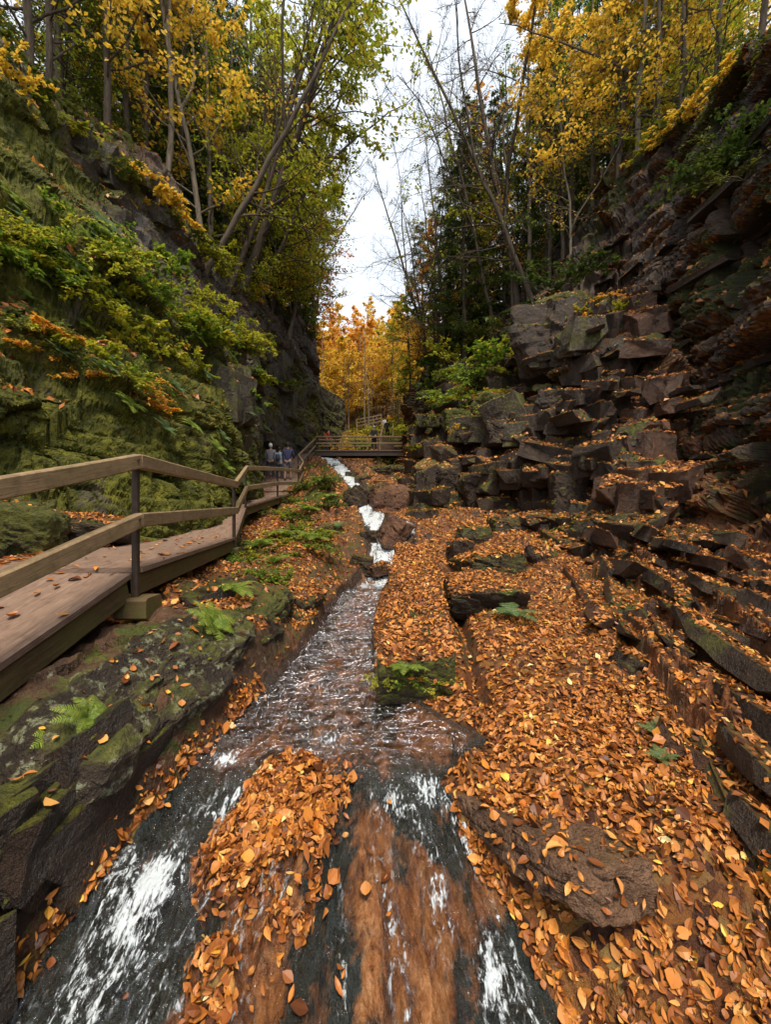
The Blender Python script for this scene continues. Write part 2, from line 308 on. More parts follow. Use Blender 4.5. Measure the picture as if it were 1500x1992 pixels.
def floor_detail(X, Y, Z):
    """ribs and humps in the slab, tilted strata to the right, roughness everywhere"""
    P = np.stack([X, Y, Z*0], -1)
    near = sstep(2.75, 2.45, Y)
    z = Z.copy()
    rib1 = np.interp(Y, [1.0, 1.5, 1.94, 2.35, 2.62], [-.72, -.70, -.76, -.62, -.58])
    w1 = np.interp(Y, [1.0, 1.5, 1.7, 1.85, 2.2, 2.5, 2.7], [.15, .15, .09, .07, .24, .23, .12])
    z += .13*sstep(1.4, .55, np.abs(X-rib1)/w1)*sstep(2.72, 2.6, Y)*(1-.75*bump1(Y, 1.80, .07))
    rib2 = np.interp(Y, [1.6, 1.9, 2.5], [-.50, -.42, -.30])
    z += .12*sstep(1.5, .5, np.abs(X-rib2)/.075)*sstep(2.6, 2.45, Y)*sstep(1.62, 1.8, Y)
    z += near*.07*bump1(X, np.interp(Y, [1., 1.5, 2.4], [-.08, -.02, .08]), .30)
    z -= near*.05*bump1(X, -1.08, .18)
    wet = (X > stat_x(Y, 3)) & (X < stat_x(Y, 6))
    flow = fbm(np.stack([X*5+Y*1.2, Y*1.6, X*0], -1), 3, 5, .55)
    z += np.where(wet, .05*flow*near, 0)
    c = X-.33*Y
    sl = sstep(.55, 1.5, c)*sstep(10.5, 8, Y)*sstep(.2, 1., Y+1)
    q = c*1.9+.55*fbm(P*np.array([.9, .35, 1]), 11, 4)
    fr = q-np.floor(q); amp = .06+.20*_h(np.floor(q), np.floor(q)*0, np.floor(q)*0, 4)
    z += sl*amp*(np.where(fr < .12, fr/.12, 1-(fr-.12)/.88*1.05)-.45)
    q2 = c*6.3+.9*fbm(P*np.array([1.6, .6, 1]), 12, 4); f2 = q2-np.floor(q2)
    z += sl*.055*(np.where(f2 < .15, f2/.15, 1-(f2-.15)/.85)-.5)
    z -= .16*bump1(X, np.interp(Y, [3.2, 7.6], [.66, 1.12])+.12, .07)*(Y > 3.15)*(Y < 7)
    out = ~wet
    ang = .32; a_ = X*math.sin(ang)+Y*math.cos(ang); b_ = X*math.cos(ang)-Y*math.sin(ang)
    wv_ = .10*fbm(P*2.2, 14, 3)
    for (L_, Wd_, am_, sd_) in ((.75, .26, .12, 15), (.28, .10, .06, 16)):
        Yk = np.clip(Y/4, .6, 2); br_, bd_ = bricks(a_+wv_, b_*0, (b_+wv_)/Yk+30, L_*2, Wd_, sd_)
        z += sl*am_*(br_-.5)*sstep(0, .02, bd_)-sl*.03*np.exp(-bd_/.015)
    Yc = np.clip(Y, 1, 20)
    z += np.where(out, .05*Yc**.5*fbm(P*1.3, 21, 5), 0)+np.where(out, .016*Yc**.4*fbm(P*7, 22, 4), 0)
    br, bd = bricks(Y+.3*vnoise(P*2), X*.7, z+10, .8, .5, 8)
    left = (X < stat_x(Y, 3)-.02)&(X > stat_x(Y, 1)-.5)
    z += np.where(left & (Y < 4.5), .10*(br-.5)+.03*fbm(P*6, 23, 4), 0)
    farr = sstep(26, 45, Y)
    z += farr*.8*fbm(P*.12, 31, 4)
    return z
def stat_x(Y, k): return np.interp(Y, SY, SX[:, k])
def floor_z(x, y):
    xs, zs = stat(y); z0 = np.interp(x, xs, zs)
    return float(floor_detail(np.array([float(x)]), np.array([float(y)]), np.array([z0]))[0])
def water_z(Y):
    return np.interp(Y, [-3, .3, 1.5, 2.0, 2.45, 2.7, 3.0, 8.0, 8.6, 9.2, 9.9, 10.3, 11, 12, 15, 18.5, 23, 28, 35, 45],
                     [-2.9, -2.36, -1.955, -1.79, -1.665, -1.61, -1.60, -1.56, -1.50, -1.18, -.72, -.36, -.22, .06, .98, 1.88, 2.94, 3.80, 5.3, 8.7])
Ys = np.concatenate([np.linspace(-3, .9, 24)[:-1], np.geomspace(.9, 12, 640)[:-1], np.geomspace(12, 50, 170)[:-1], np.geomspace(50, 400, 50)])
us = np.concatenate([np.linspace(-2.6, -1.05, 60)[:-1], np.linspace(-1.05, 1.05, 620)[:-1], np.linspace(1.05, 2.6, 60)])
Yg = np.repeat(Ys[:, None], len(us), 1); Xg = us[None]*(np.maximum(Yg, 1.0)+.1)
Zg = np.zeros_like(Xg)
for i, y in enumerate(Ys):
    xs, zs = stat(y); Zg[i] = np.interp(Xg[i], xs, zs)
Zg = floor_detail(Xg, Yg, Zg)
FP = np.stack([Xg, Yg, Zg], -1); FN = gnormals(FP); FN *= np.sign(FN[..., 2:3]+1e-9)
sl_, sr_ = stat_x(Yg, 3), stat_x(Yg, 6)
s5_ = stat_x(Yg, 5)
wetm = (Xg > sl_-.0)&(Xg < np.where(Yg < 2.6, s5_+.35*(sr_-s5_)+.04*vnoise(FP*5, 3), sr_))
cc = Xg-.33*Yg
lip = stat_x(Yg, 2)
mN = fbm(FP*1.1, 51, 4); mN2 = fbm(FP*3.2, 52, 4)
flat = sstep(.55, .85, FN[..., 2])
leafm = np.where(wetm, 0, 1.0)*np.where((Xg > 0) & (Yg < 2.6), 1, flat)
leafm *= np.where(Xg < sl_, np.where(Yg < 3.6, 0.0, 1.0), 1.0)
leafm *= 1-.45*sstep(.8, 2.6, cc)*sstep(9, 7, Yg)*(mN2 > .0)
leafm *= 1-.5*sstep(-.1, .5, mN)*(Yg > 3.2)*(Xg < sl_)
leafm = np.where((Yg > 11) & (Yg < 50), leafm*.8, leafm)
lline = bump1(Xg, sl_+.0, .030*np.clip(Yg/2.3, .8, 1.3))*(Yg < 3.6)*np.clip(.75+.7*vnoise(FP*4, 5), 0, 1)
rib1 = np.interp(Yg, [1.0, 1.5, 1.94, 2.35, 2.62], [-.72, -.70, -.76, -.62, -.58])
w1 = np.interp(Yg, [1.0, 1.5, 1.7, 1.85, 2.2, 2.5, 2.7], [.15, .15, .09, .07, .24, .23, .12])
ribm = sstep(1.15, .8, np.abs(Xg-rib1)/w1+.55*mN2+.25*vnoise(FP*13, 6))*(Yg < 2.68)*(1-.9*bump1(Yg, 1.82, .06))
rib2 = np.interp(Yg, [1.6, 1.9, 2.5], [-.50, -.42, -.30])
ribm = np.maximum(ribm, .9*sstep(1.2, .6, np.abs(Xg-rib2)/.075+.3*mN2)*(Yg < 2.5)*(Yg > 1.75))
LEAFW = np.clip(np.maximum(np.maximum(leafm, lline*1.2), ribm*1.2*sstep(-.7, -.25, fbm(FP*4.5, 53, 3))), 0, 1.2)
LEAFW *= np.where((Xg < lip) & (Yg < 3.6), 0, 1)
mossm = np.clip(.45*(Xg < sl_)*(mN > -.1)+.4*(Yg > 12)+.5*sstep(.0, .5, mN)*((Xg > sr_) & (Yg > 3.5))*.8, 0, 1)
mossm = np.where(wetm, 0, mossm)
rustm = np.clip(np.where(wetm, np.where(Yg < 2.75, .95, .45), .25+.5*sstep(-.1, .4, mN2)), 0, 1)*np.where((Xg < sl_) & (Yg < 4.4), .25, 1)  # rust thinned on the left bank, darkening it for the undercut shade
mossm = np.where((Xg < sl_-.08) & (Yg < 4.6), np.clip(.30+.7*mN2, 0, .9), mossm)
dk = np.interp(Xg+.17*fbm(np.stack([Xg*3.5, Yg*2.6, Xg*0], -1), 57, 5), [-.98, -.86, -.45, -.32, -.20, -.12, .16, .24, .40, .52], [1, .42, .42, .9, .75, .12, .12, .75, .45, .95])
dk = dk+(np.maximum(dk, .85)-dk)*sstep(1.9, 2.25, Yg+.35*fbm(FP*3.1, 61, 4))*(Xg > -.3)
yb = Yg+.16*fbm(FP*2.3, 58, 3); tr_ = sstep(2.5, 2.95, yb)
dk = dk*(1-tr_)+tr_*np.where((Xg < sl_+.12+.05*mN2) | (Xg > sr_-.05), 1.1, .46)
lich = ((Xg < sl_) & (Yg < 4.4)).astype(float)
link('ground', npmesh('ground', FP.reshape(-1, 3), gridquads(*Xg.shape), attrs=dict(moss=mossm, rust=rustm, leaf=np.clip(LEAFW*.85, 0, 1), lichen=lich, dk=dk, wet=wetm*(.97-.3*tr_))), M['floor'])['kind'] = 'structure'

# ------------------------------------------------------------------ cliffs: lofted from upright profiles, then jointed
def loft(cols, par, nc, nr, rows=None):
    nmax = max(len(c) for c in cols); A = []
    for c in cols:
        c = np.array(c, float); L = np.linspace(0, 1, len(c)); A.append(np.stack([np.interp(np.linspace(0, 1, nmax*4), L, c[:, k]) for k in range(3)], -1))
    A = np.array(A); par = np.array(par, float)
    U = np.linspace(par[0], par[-1], nc); V = np.linspace(0, 1, nr); Lv = np.linspace(0, 1, nmax*4)
    B = np.zeros((nc, A.shape[1], 3))
    for j in range(A.shape[1]):
        for k in range(3): B[:, j, k] = np.interp(U, par, A[:, j, k])
    ker = np.hanning(max(5, nc//30)|1); ker /= ker.sum(); h = len(ker)//2
    Bp = np.concatenate([np.repeat(B[:1], h, 0), B, np.repeat(B[-1:], h, 0)])
    B = sum(w*Bp[i:i+nc] for i, w in enumerate(ker))
    C = np.zeros((nr, nc, 3))
    for k in range(3):
        for i in range(nc): C[:, i, k] = np.interp(V, Lv, B[i, :, k])
    return C
def ridge_add(top, rows):
    return [tuple(np.array(top)+np.array(r)) for r in rows]
def col(*pts): return [tuple(at(*p)) for p in pts]
def foot(c, dx, dz=-1.5): b = np.array(c[0]); return [(b[0]+dx, b[1]-.3, b[2]+dz)]+c
RC = [
 [(4.5,-4,-1.5),(5.2,-4,.5),(6.2,-4,3),(7,-4,5),(7.6,-4,7),(8.2,-4,9)],
 [(4.9,0,-1.5),(5.4,0,.5),(6.2,0,3),(7,0,5),(7.6,0,7),(8.2,0,9.3)],
 [(5.2,3,-1.4),(5.6,3,.5),(6.4,3,3),(7,3,5),(7.6,3,7.2),(8.2,3,9.5)],
 col((1500,1175,5.9),(1500,900,6.7),(1500,700,7.2),(1500,500,7.6),(1500,300,8.0),(1500,92,8.6)),
 col((1400,1125,6.6),(1400,900,7.7),(1400,720,8.6),(1400,500,9.5),(1400,330,10.1),(1400,172,10.8)),
 col((1325,1085,7.6),(1310,900,9.0),(1300,760,10.0),(1300,560,11.2),(1300,400,12),(1300,236,12.8)),
 col((1262,1110,7.5),(1262,1000,8.0),(1262,885,8.6),(1255,780,9.7),(1245,600,12.5),(1220,310,14.2)),
 col((1160,1090,7.9),(1165,960,8.8),(1165,800,10),(1165,690,11),(1160,580,12.6),(1150,385,16)),
 col((1090,1050,9.0),(1090,930,10.2),(1090,800,11.2),(1090,700,12.0),(1095,590,13.2),(1080,480,18)),
 col((1000,1015,10.6),(1000,910,11.8),(1000,830,12.8),(1005,740,14.4),(1010,660,17.5),(1020,565,20)),
 col((930,1008,11.4),(930,900,12.9),(930,830,14.5),(930,770,16.5),(925,700,20),(930,640,23)),
 col((865,1010,11.6),(862,920,13),(860,850,15),(860,790,18.5),(855,735,22),(860,680,26)),
 col((818,1012,11.6),(816,930,13.2),(812,860,16.5),(810,805,21.5),(815,765,25),(818,735,28)),
 col((795,985,13),(795,925,16),(792,880,21.5),(788,835,25),(788,800,28),(795,770,31)),
 [(1.3,29,2.5),(1.5,29.5,3.6),(1.7,30,4.5),(1.9,31,5.6),(2.2,32,6.8),(2.6,34,8.6)],
 [(4,40,7),(4.2,40,8),(5,41,9),(6,42,10),(7,43,11),(8,44,12)]]
RP = [-250,-120,-40,0,100,190,240,340,410,500,570,635,680,705,725,760]
RT = [(.5,.3,.5),(2.5,1.5,1.2),(9,4,3),(30,10,9)]
RC2 = []
for k, c in enumerate(RC):
    c = foot(c, -.2 if k < 7 else .3, -.7)
    RC2.append(c+ridge_add(c[-1], RT))
def cliff(cols, par, nc, nr, side, specs, terr, seed):
    P = loft(cols, par, nc, nr)
    N = gnormals(P); 
    flip = np.sign((N[..., 0]*side)+1e-9); N *= flip[..., None]          # towards the gorge
    Nh = N.copy(); Nh[..., 2] *= .3; Nh /= np.linalg.norm(Nh, axis=-1, keepdims=True)
    wz = P[..., 2]+.30*fbm(P*.35, seed, 3)+P[..., 1]*.02
    # terracing of leaning faces
    hh = terr
    cellv = _h(np.floor(P[..., 1]/1.7+.6*vnoise(P*.6)), np.floor(P[..., 0]/2.5), P[..., 2]*0, seed+1)
    ph = wz/hh+cellv; fr = ph-np.floor(ph)
    stp = np.floor(ph)+sstep(.28, .72, fr)
    lean = sstep(.15, .5, N[..., 2])*.85
    P = P.copy(); P[..., 2] += lean*(stp-ph)*hh*.8
    for (L, H, amp, s, groove) in specs:
        wy = P[..., 1]+.12*L*fbm(P*(.8/L), s+2, 3); wx = P[..., 0]+.12*L*fbm(P*(.8/L), s+3, 3); wzz = P[..., 2]+.14*H*fbm(P*(.9/L), s+4, 3)+.10*P[..., 1]
        r, dd = bricks(wy, wx, wzz+40, L, H, s)
        P += Nh*(amp*(r-.5))[..., None] - Nh*(groove*np.exp(-dd/(.06*H+.02)))[..., None]
    P += N*(.10*fbm(P*.9, seed+30, 5, .55)+.035*fbm(P*5, seed+31, 4)+.022*fbm(P*14, seed+33, 3))[..., None]
    return P
PR = cliff(RC2, RP, 900, 560, -1, [(1.9,1.1,.80,61,.20),(.85,.42,.34,62,.14),(.34,.17,.11,63,.05)], 1.5, 60)
LC = [
 [(-4.0,-4,-1.2),(-4.6,-4,1),(-5.2,-4,3),(-6,-4,5),(-7,-4,7),(-8,-4,9)],
 [(-4.1,1,-1.1),(-4.7,1,1),(-5.3,1,3),(-6,1,5),(-7,1,7),(-8,1,9)],
 col((-60,1120,4.2),(-60,950,4.9),(-60,780,5.3),(-60,600,5.8),(-60,330,6.6),(-60,0,7.4)),
 col((0,1085,4.9),(0,950,5.3),(0,800,5.7),(0,650,6.1),(0,400,6.8),(0,60,8)),
 col((130,1060,5.5),(130,930,5.9),(130,800,6.3),(130,650,6.8),(130,430,7.9),(130,180,9.6)),
 col((220,1045,5.9),(220,920,6.5),(220,790,6.9),(220,640,7.6),(220,450,9.2),(220,260,10.8)),
 col((310,1010,6.8),(310,900,7.3),(310,780,7.9),(310,640,8.8),(310,500,10.3),(310,335,12)),
 col((420,965,8.6),(420,880,9.3),(420,790,10),(420,680,11.5),(420,580,13.5),(420,492,15)),
 col((488,940,12),(486,860,12.6),(484,780,13.4),(480,690,15),(480,610,16.8),(470,545,17.8)),
 col((508,935,19.5),(512,850,20),(515,780,20.3),(520,700,20.8),(525,640,21.3),(530,585,22)),
 col((552,915,24),(558,830,24),(562,760,24.2),(565,700,24.5),(570,655,25),(580,625,25.5)),
 col((592,895,26),(598,840,26.2),(598,780,26.5),(598,730,27),(600,690,27.3),(604,655,27.8)),
 col((618,870,27),(626,820,28.4),(628,780,29),(626,735,29.6),(624,700,30.4),(622,668,31)),
 [(-5.4,33,5),(-5.8,33.5,7),(-6,34,8),(-6.4,34.5,9),(-7,35,11),(-8,36,13)],
 [(-9,44,8),(-9.4,44,10),(-10,44,11),(-11,44,13),(-12,45,15),(-14,46,17)]]
LP = [-300,-130,-60,0,130,220,310,420,485,530,570,605,630,650,690]
LT = [(-.5,.4,.5),(-2.5,2,1.4),(-9,5,3.5),(-30,14,10)]
LC2 = []
for k, c in enumerate(LC):
    c = foot(c, .2, -1.2)
    LC2.append(c+ridge_add(c[-1], LT))
PL = cliff(LC2, LP, 780, 520, 1, [(2.3,1.3,.5,71,.14),(.9,.5,.16,72,.06),(.36,.2,.05,73,.02)], 1.6, 70)
# masks
def cmask(P):
    N = gnormals(P); return N*np.sign(N[..., 2:3]+1e-9), fbm(P*.55, 80, 4), fbm(P*2.1, 81, 4)
NRm, a1, a2 = cmask(PR)
py = 996-F*PR[..., 2]/np.maximum(PR[..., 1], 1); px = 750+F*PR[..., 0]/np.maximum(PR[..., 1], 1)
up = NRm[..., 2]
farout = sstep(12, 18, PR[..., 1])
rR = np.clip(.1+.8*bump1(PR[..., 0]/np.maximum(PR[..., 1], 1), .70, .09)*bump1(PR[..., 2], 1.3, 2.2)+.75*sstep(1.2, -.5, PR[..., 2])*sstep(3, 5, PR[..., 0]), 0, 1)*(.5+.6*sstep(-.3, .3, a2))
mR = np.clip(.18+.45*sstep(.1, .5, a1)+.45*sstep(.4, .8, up)*(.4+farout)+.15*farout, 0, 1)
rowi = np.linspace(0, 1, PR.shape[0])[:, None]*np.ones(PR.shape[1])[None]
top = sstep(.60, .68, rowi)
mR = np.maximum(mR*(1-.6*rR), top*.75)
lR = np.clip(sstep(.38, .7, up)*(1.0+.3*a2), 0, 1); lR = np.maximum(lR, top*.55*(a2 > -.1))
link('cliff_right', npmesh('cliff_right', PR.reshape(-1, 3), gridquads(*PR.shape[:2]), attrs=dict(moss=mR, rust=rR, leaf=lR*.8, lichen=np.full(PR.shape[:2], .25))), M['cliff_r'])['kind'] = 'structure'
NLm, b1, b2 = cmask(PL)
upL = NLm[..., 2]; zrel = PL[..., 2]-np.interp(PL[..., 1], [0, 8, 12, 20, 28], [-.8, -.4, .6, 2, 4])
mL = np.clip(.86+.35*fbm(PL*1.6, 86, 4)-.62*sstep(3.4, 6.5, zrel)*sstep(7.5, 10.5, PL[..., 1])-.35*sstep(11, 17, PL[..., 1])+.35*b1, 0, 1)
rowi = np.linspace(0, 1, PL.shape[0])[:, None]*np.ones(PL.shape[1])[None]
topL = sstep(.60, .68, rowi)
mL = np.maximum(mL, topL*.8)
lL = np.clip(sstep(.6, .85, upL)*(.5+.8*b2)*sstep(2.0, 3.0, zrel+b1), 0, 1)
lL = np.maximum(lL, topL*.6*(b2 > -.1))
link('cliff_left', npmesh('cliff_left', PL.reshape(-1, 3), gridquads(*PL.shape[:2]), attrs=dict(moss=mL, rust=np.clip(.1+.3*b1, 0, 1), leaf=lL*.7, lichen=np.full(PL.shape[:2], .4))), M['cliff_l'])['kind'] = 'structure'

# ------------------------------------------------------------------ water
def water_mat():
    m, n, o = newmat('stream_water'); b = NB(n)
    uv = b.coord('UV')
    mp = b.new('ShaderNodeMapping'); mp.inputs['Scale'].default_value = (8, 3.2, 1); b.lk(uv, mp.inputs[0])
    n1 = b.noise(mp.outputs[0], 3.2, 6, .65, 1.2)
    v = b.coord('Object', (1, .8, 1)); n2 = b.noise(b.coord('Object', (.8, 1.5, 1)), 7, 2, .45, 1.2); n3 = b.noise(b.coord('Object', (1, 1.7, 1)), 28, 3, .6)
    fast = b.attr('fast')
    h = b.mix(fast, b.math('ADD', b.math('MULTIPLY', n2, 2.2), b.math('MULTIPLY', n3, .25)), b.math('ADD', b.math('MULTIPLY', n1, 1.6), b.math('MULTIPLY', n2, .6)))
    nr = b.bump(h, 1.0, .075)
    fr = b.new('ShaderNodeFresnel'); fr.inputs[0].default_value = 1.45; b.lk(b.bump(h, .40, .03), fr.inputs['Normal'])
    tr = b.new('ShaderNodeBsdfTransparent'); tr.inputs[0].default_value = (.98, .94, .86, 1)
    gl = b.new('ShaderNodeBsdfGlossy'); gl.inputs['Roughness'].default_value = .07; gl.inputs[0].default_value = (.95, .97, 1, 1); b.lk(nr, gl.inputs['Normal'])
    ms = b.new('ShaderNodeMixShader'); b.lk(b.math('ADD', b.math('MULTIPLY', fr.outputs[0], 1.9), .02, True), ms.inputs[0]); b.lk(tr.outputs[0], ms.inputs[1]); b.lk(gl.outputs[0], ms.inputs[2])
    foam = b.bsdf((.56, .62, .66), .5, b.bump(n1, .7, .03), .4)
    mp2 = b.new('ShaderNodeMapping'); mp2.inputs['Scale'].default_value = (17, 6.5, 1); b.lk(uv, mp2.inputs[0])
    n5 = b.noise(mp2.outputs[0], 3.0, 5, .7, 1.0)
    ff = b.math('ADD', b.math('SUBTRACT', b.attr('foam'), .5), b.math('MULTIPLY', b.math('SUBTRACT', b.math('MULTIPLY', b.math('ADD', n5, n1), .5), .5), 5.5))
    ff = b.math('MULTIPLY', b.math('ADD', b.math('MULTIPLY', ff, 2.0), .45, True), b.math('MULTIPLY', b.attr('foam'), 6, True))
    m2 = b.new('ShaderNodeMixShader'); b.lk(b.math('MULTIPLY', ff, .93), m2.inputs[0]); b.lk(ms.outputs[0], m2.inputs[1]); b.lk(foam, m2.inputs[2])
    b.lk(m2.outputs[0], o.inputs[0]); return m
M['water'] = water_mat()
wy = np.concatenate([np.linspace(-2.5, 1.1, 20)[:-1], np.geomspace(1.1, 3.2, 360)[:-1], np.geomspace(3.2, 11, 330)[:-1], np.geomspace(11, 46, 170)])
nx = 260; t = np.linspace(0, 1, nx)[None]
L0 = stat_x(wy, 3)[:, None]-.04; R0 = stat_x(wy, 6)[:, None]+.04
WX = L0+(R0-L0)*t; WYg = np.repeat(wy[:, None], nx, 1); WZ = water_z(WYg)
pw = np.stack([WX, WYg, WX*0], -1)
near = sstep(2.85, 2.3, WYg+.25*fbm(pw*2.6, 59, 3))
WZ = WZ-near*.035*bump1(WX, -1.08, .2)
fl = fbm(np.stack([WX*9+WYg*1.5, WYg*2.6, WX*0], -1), 41, 4, .55)
WZ += near*(.030*fl+.007*fbm(pw*np.array([22, 13, 1]), 47, 3))
WZ += (1-near)*.020*fbm(pw*np.array([4, 9, 1]), 43, 4)*sstep(8.4, 7, WYg)+sstep(8, 9, WYg)*.05*fbm(pw*np.array([4, 2, 1]), 44, 3)
hx = np.interp(WYg, [1., 1.5, 2.4], [-.08, -.02, .08]); base_ = np.zeros_like(WX)
for i, y_ in enumerate(wy):
    xs, zs = stat(y_); base_[i] = np.interp(WX[i], xs, zs)
bedz = floor_detail(WX, WYg, base_)
WZ = np.where((WYg < 2.7) & (np.abs(WX-hx) < .34), np.maximum(WZ, bedz-.002+.020*fbm(pw*np.array([6, 2.5, 1])+3, 49, 4)), WZ)
def spot(x, y, rx, ry, sh=0): return np.exp(-(((WX-x-sh*(WYg-y))/rx)**2+((WYg-y)/ry)**2))
def fall(px, py, zz, rx, ry, sh=0, a=1):
    Y = zz/((996-py)/F); return a*spot((px-750)/F*Y, Y, rx, ry, sh)
# pixel, water height -> foam where the photograph shows it
foam = fall(300,1700,-1.80,.10,.085,.1,.95)+fall(250,1790,-1.86,.09,.10,.2,.6)+fall(215,1900,-1.93,.08,.10,.2,.3)+fall(440,1480,-1.64,.06,.05,0,.75)
foam += fall(440,1570,-1.72,.07,.12,-.1,.4)
foam += fall(930,1650,-1.78,.06,.14,-.15,.8)+fall(830,1540,-1.70,.07,.10,-.2,.65)+fall(970,1740,-1.85,.045,.13,-.15,.75)+fall(1010,1830,-1.90,.05,.1,0,.5)+fall(960,1930,-1.95,.04,.1,0,.6)
foam += fall(890,1560,-1.70,.08,.1,0,.35)+fall(760,1560,-1.69,.08,.06,0,.45)+fall(600,1560,-1.69,.03,.14,0,.35)+fall(640,1440,-1.6,.10,.10,0,.25)
foam += np.where(WYg < 2.5, .03+.16*fl, 0)*(WYg < 2.45)
foam += (.60+.6*fbm(pw*np.array([7, 1.8, 1]), 48, 3)+.25*bump1(t, .5, .3))*sstep(8.0, 8.5, WYg)*(WYg < 46)
foam *= np.where((WYg > 8) & (WYg < 9), sstep(.1, .35, t+0*WYg), 1)
en_ = .16*fbm(pw*np.array([7, 2.6, 1]), 50, 3)
foam = np.where(WYg > 7.9, foam*sstep(.02, .26, t+en_)*sstep(.98, .74, t+en_), foam)
foam = np.clip(foam, 0, 1)
fast = np.clip(near+sstep(7.7, 8.4, WYg), 0, 1)
# v coordinate follows arc length
vv = np.concatenate([[0], np.cumsum(np.hypot(np.diff(wy), np.diff(water_z(wy))))])
UVw = np.stack([WX, np.repeat(vv[:, None], nx, 1)], -1)
WP = np.stack([WX, WYg, WZ], -1)
link('stream_water', npmesh('stream_water', WP.reshape(-1, 3), gridquads(*WX.shape), attrs=dict(foam=foam, fast=fast), smooth=True, uv=UVw.reshape(-1, 2)), M['water'])['kind'] = 'structure'

TOPL = PL[int(PL.shape[0]*.55)::4, ::4].reshape(-1, 3); TOPR = PR[int(PR.shape[0]*.55)::4, ::4].reshape(-1, 3)
def rim_z(x, y):
    T_ = TOPL if x < 0 else TOPR; d_ = (T_[:, 0]-x)**2+(T_[:, 1]-y)**2; i = np.argsort(d_)[:6]
    return (T_[i[0]], float(T_[i, 2].min())) if d_[i[0]] < 6 else None
# ------------------------------------------------------------------ generic builders
class MB:
    """collects boxes and bars, built as one mesh with UVs (u across, v along)"""
    def __init__(s): s.v = []; s.f = []; s.uv = []
    def bar(s, a, b, w, h, up=(0, 0, 1), seg=1, jit=0):
        a = Vector(a); b = Vector(b); d = (b-a); L = d.length; d.normalize(); up = Vector(up)
        sd = d.cross(up); sd.normalize(); u = sd.cross(d); rings = []
        for i in range(seg+1):
            c = a.lerp(b, i/seg)
            if jit: c = c+sd*random.uniform(-jit, jit)+u*random.uniform(-jit, jit)
            base = len(s.v); e = .12*min(w, h)
            prof = [(-w/2+e, -h/2), (w/2-e, -h/2), (w/2, -h/2+e), (w/2, h/2-e), (w/2-e, h/2), (-w/2+e, h/2), (-w/2, h/2-e), (-w/2, -h/2+e)]
            for k, (x, z) in enumerate(prof):
                s.v.append(c+sd*x+u*z); s.uv.append(((x+z)*1.3+s_off(a), L*i/seg))
            rings.append(base)
        for i in range(seg):
            for k in range(8): s.f.append((rings[i]+k, rings[i]+(k+1) % 8, rings[i+1]+(k+1) % 8, rings[i+1]+k))
        s.f.append(tuple(rings[0]+k for k in range(7, -1, -1))); s.f.append(tuple(rings[-1]+k for k in range(8)))
        return s
    def slab(s, R_, L_, th):
        """strip between a right and a left edge with thickness"""
        base = len(s.v); n = len(R_); acc = 0
        for i, (a, b) in enumerate(zip(R_, L_)):
            if i: acc += (Vector(R_[i])-Vector(R_[i-1])).length
            for p, q in ((a, 0), (b, 1), (b, 1.1), (a, -.1)):
                s.v.append(Vector(p)-Vector((0, 0, th if q in (1.1, -.1) else 0))); s.uv.append((q*1.7, acc))
        for i in range(n-1):
            o = base+i*4
            for k in range(4): s.f.append((o+k, o+(k+1) % 4, o+4+(k+1) % 4, o+4+k))
        s.f.append((base+3, base+2, base+1, base)); e = base+(n-1)*4; s.f.append((e, e+1, e+2, e+3))
        return s
    def build(s, name, mat, parent=None, origin=(0, 0, 0)):
        me = bpy.data.meshes.new(name); o0 = Vector(origin)
        me.from_pydata([tuple(v-o0) for v in s.v], [], s.f); l = me.uv_layers.new(name='uv')
        for lp in me.loops: l.data[lp.index].uv = s.uv[lp.vertex_index]
        return link(name, me, mat, parent)
def s_off(a): return (a[0]*3.7+a[1]*1.9) % 5
def part(name, mat, root, fn):
    mb = MB(); fn(mb); return mb.build(name, mat, root, root.location if root else (0, 0, 0))

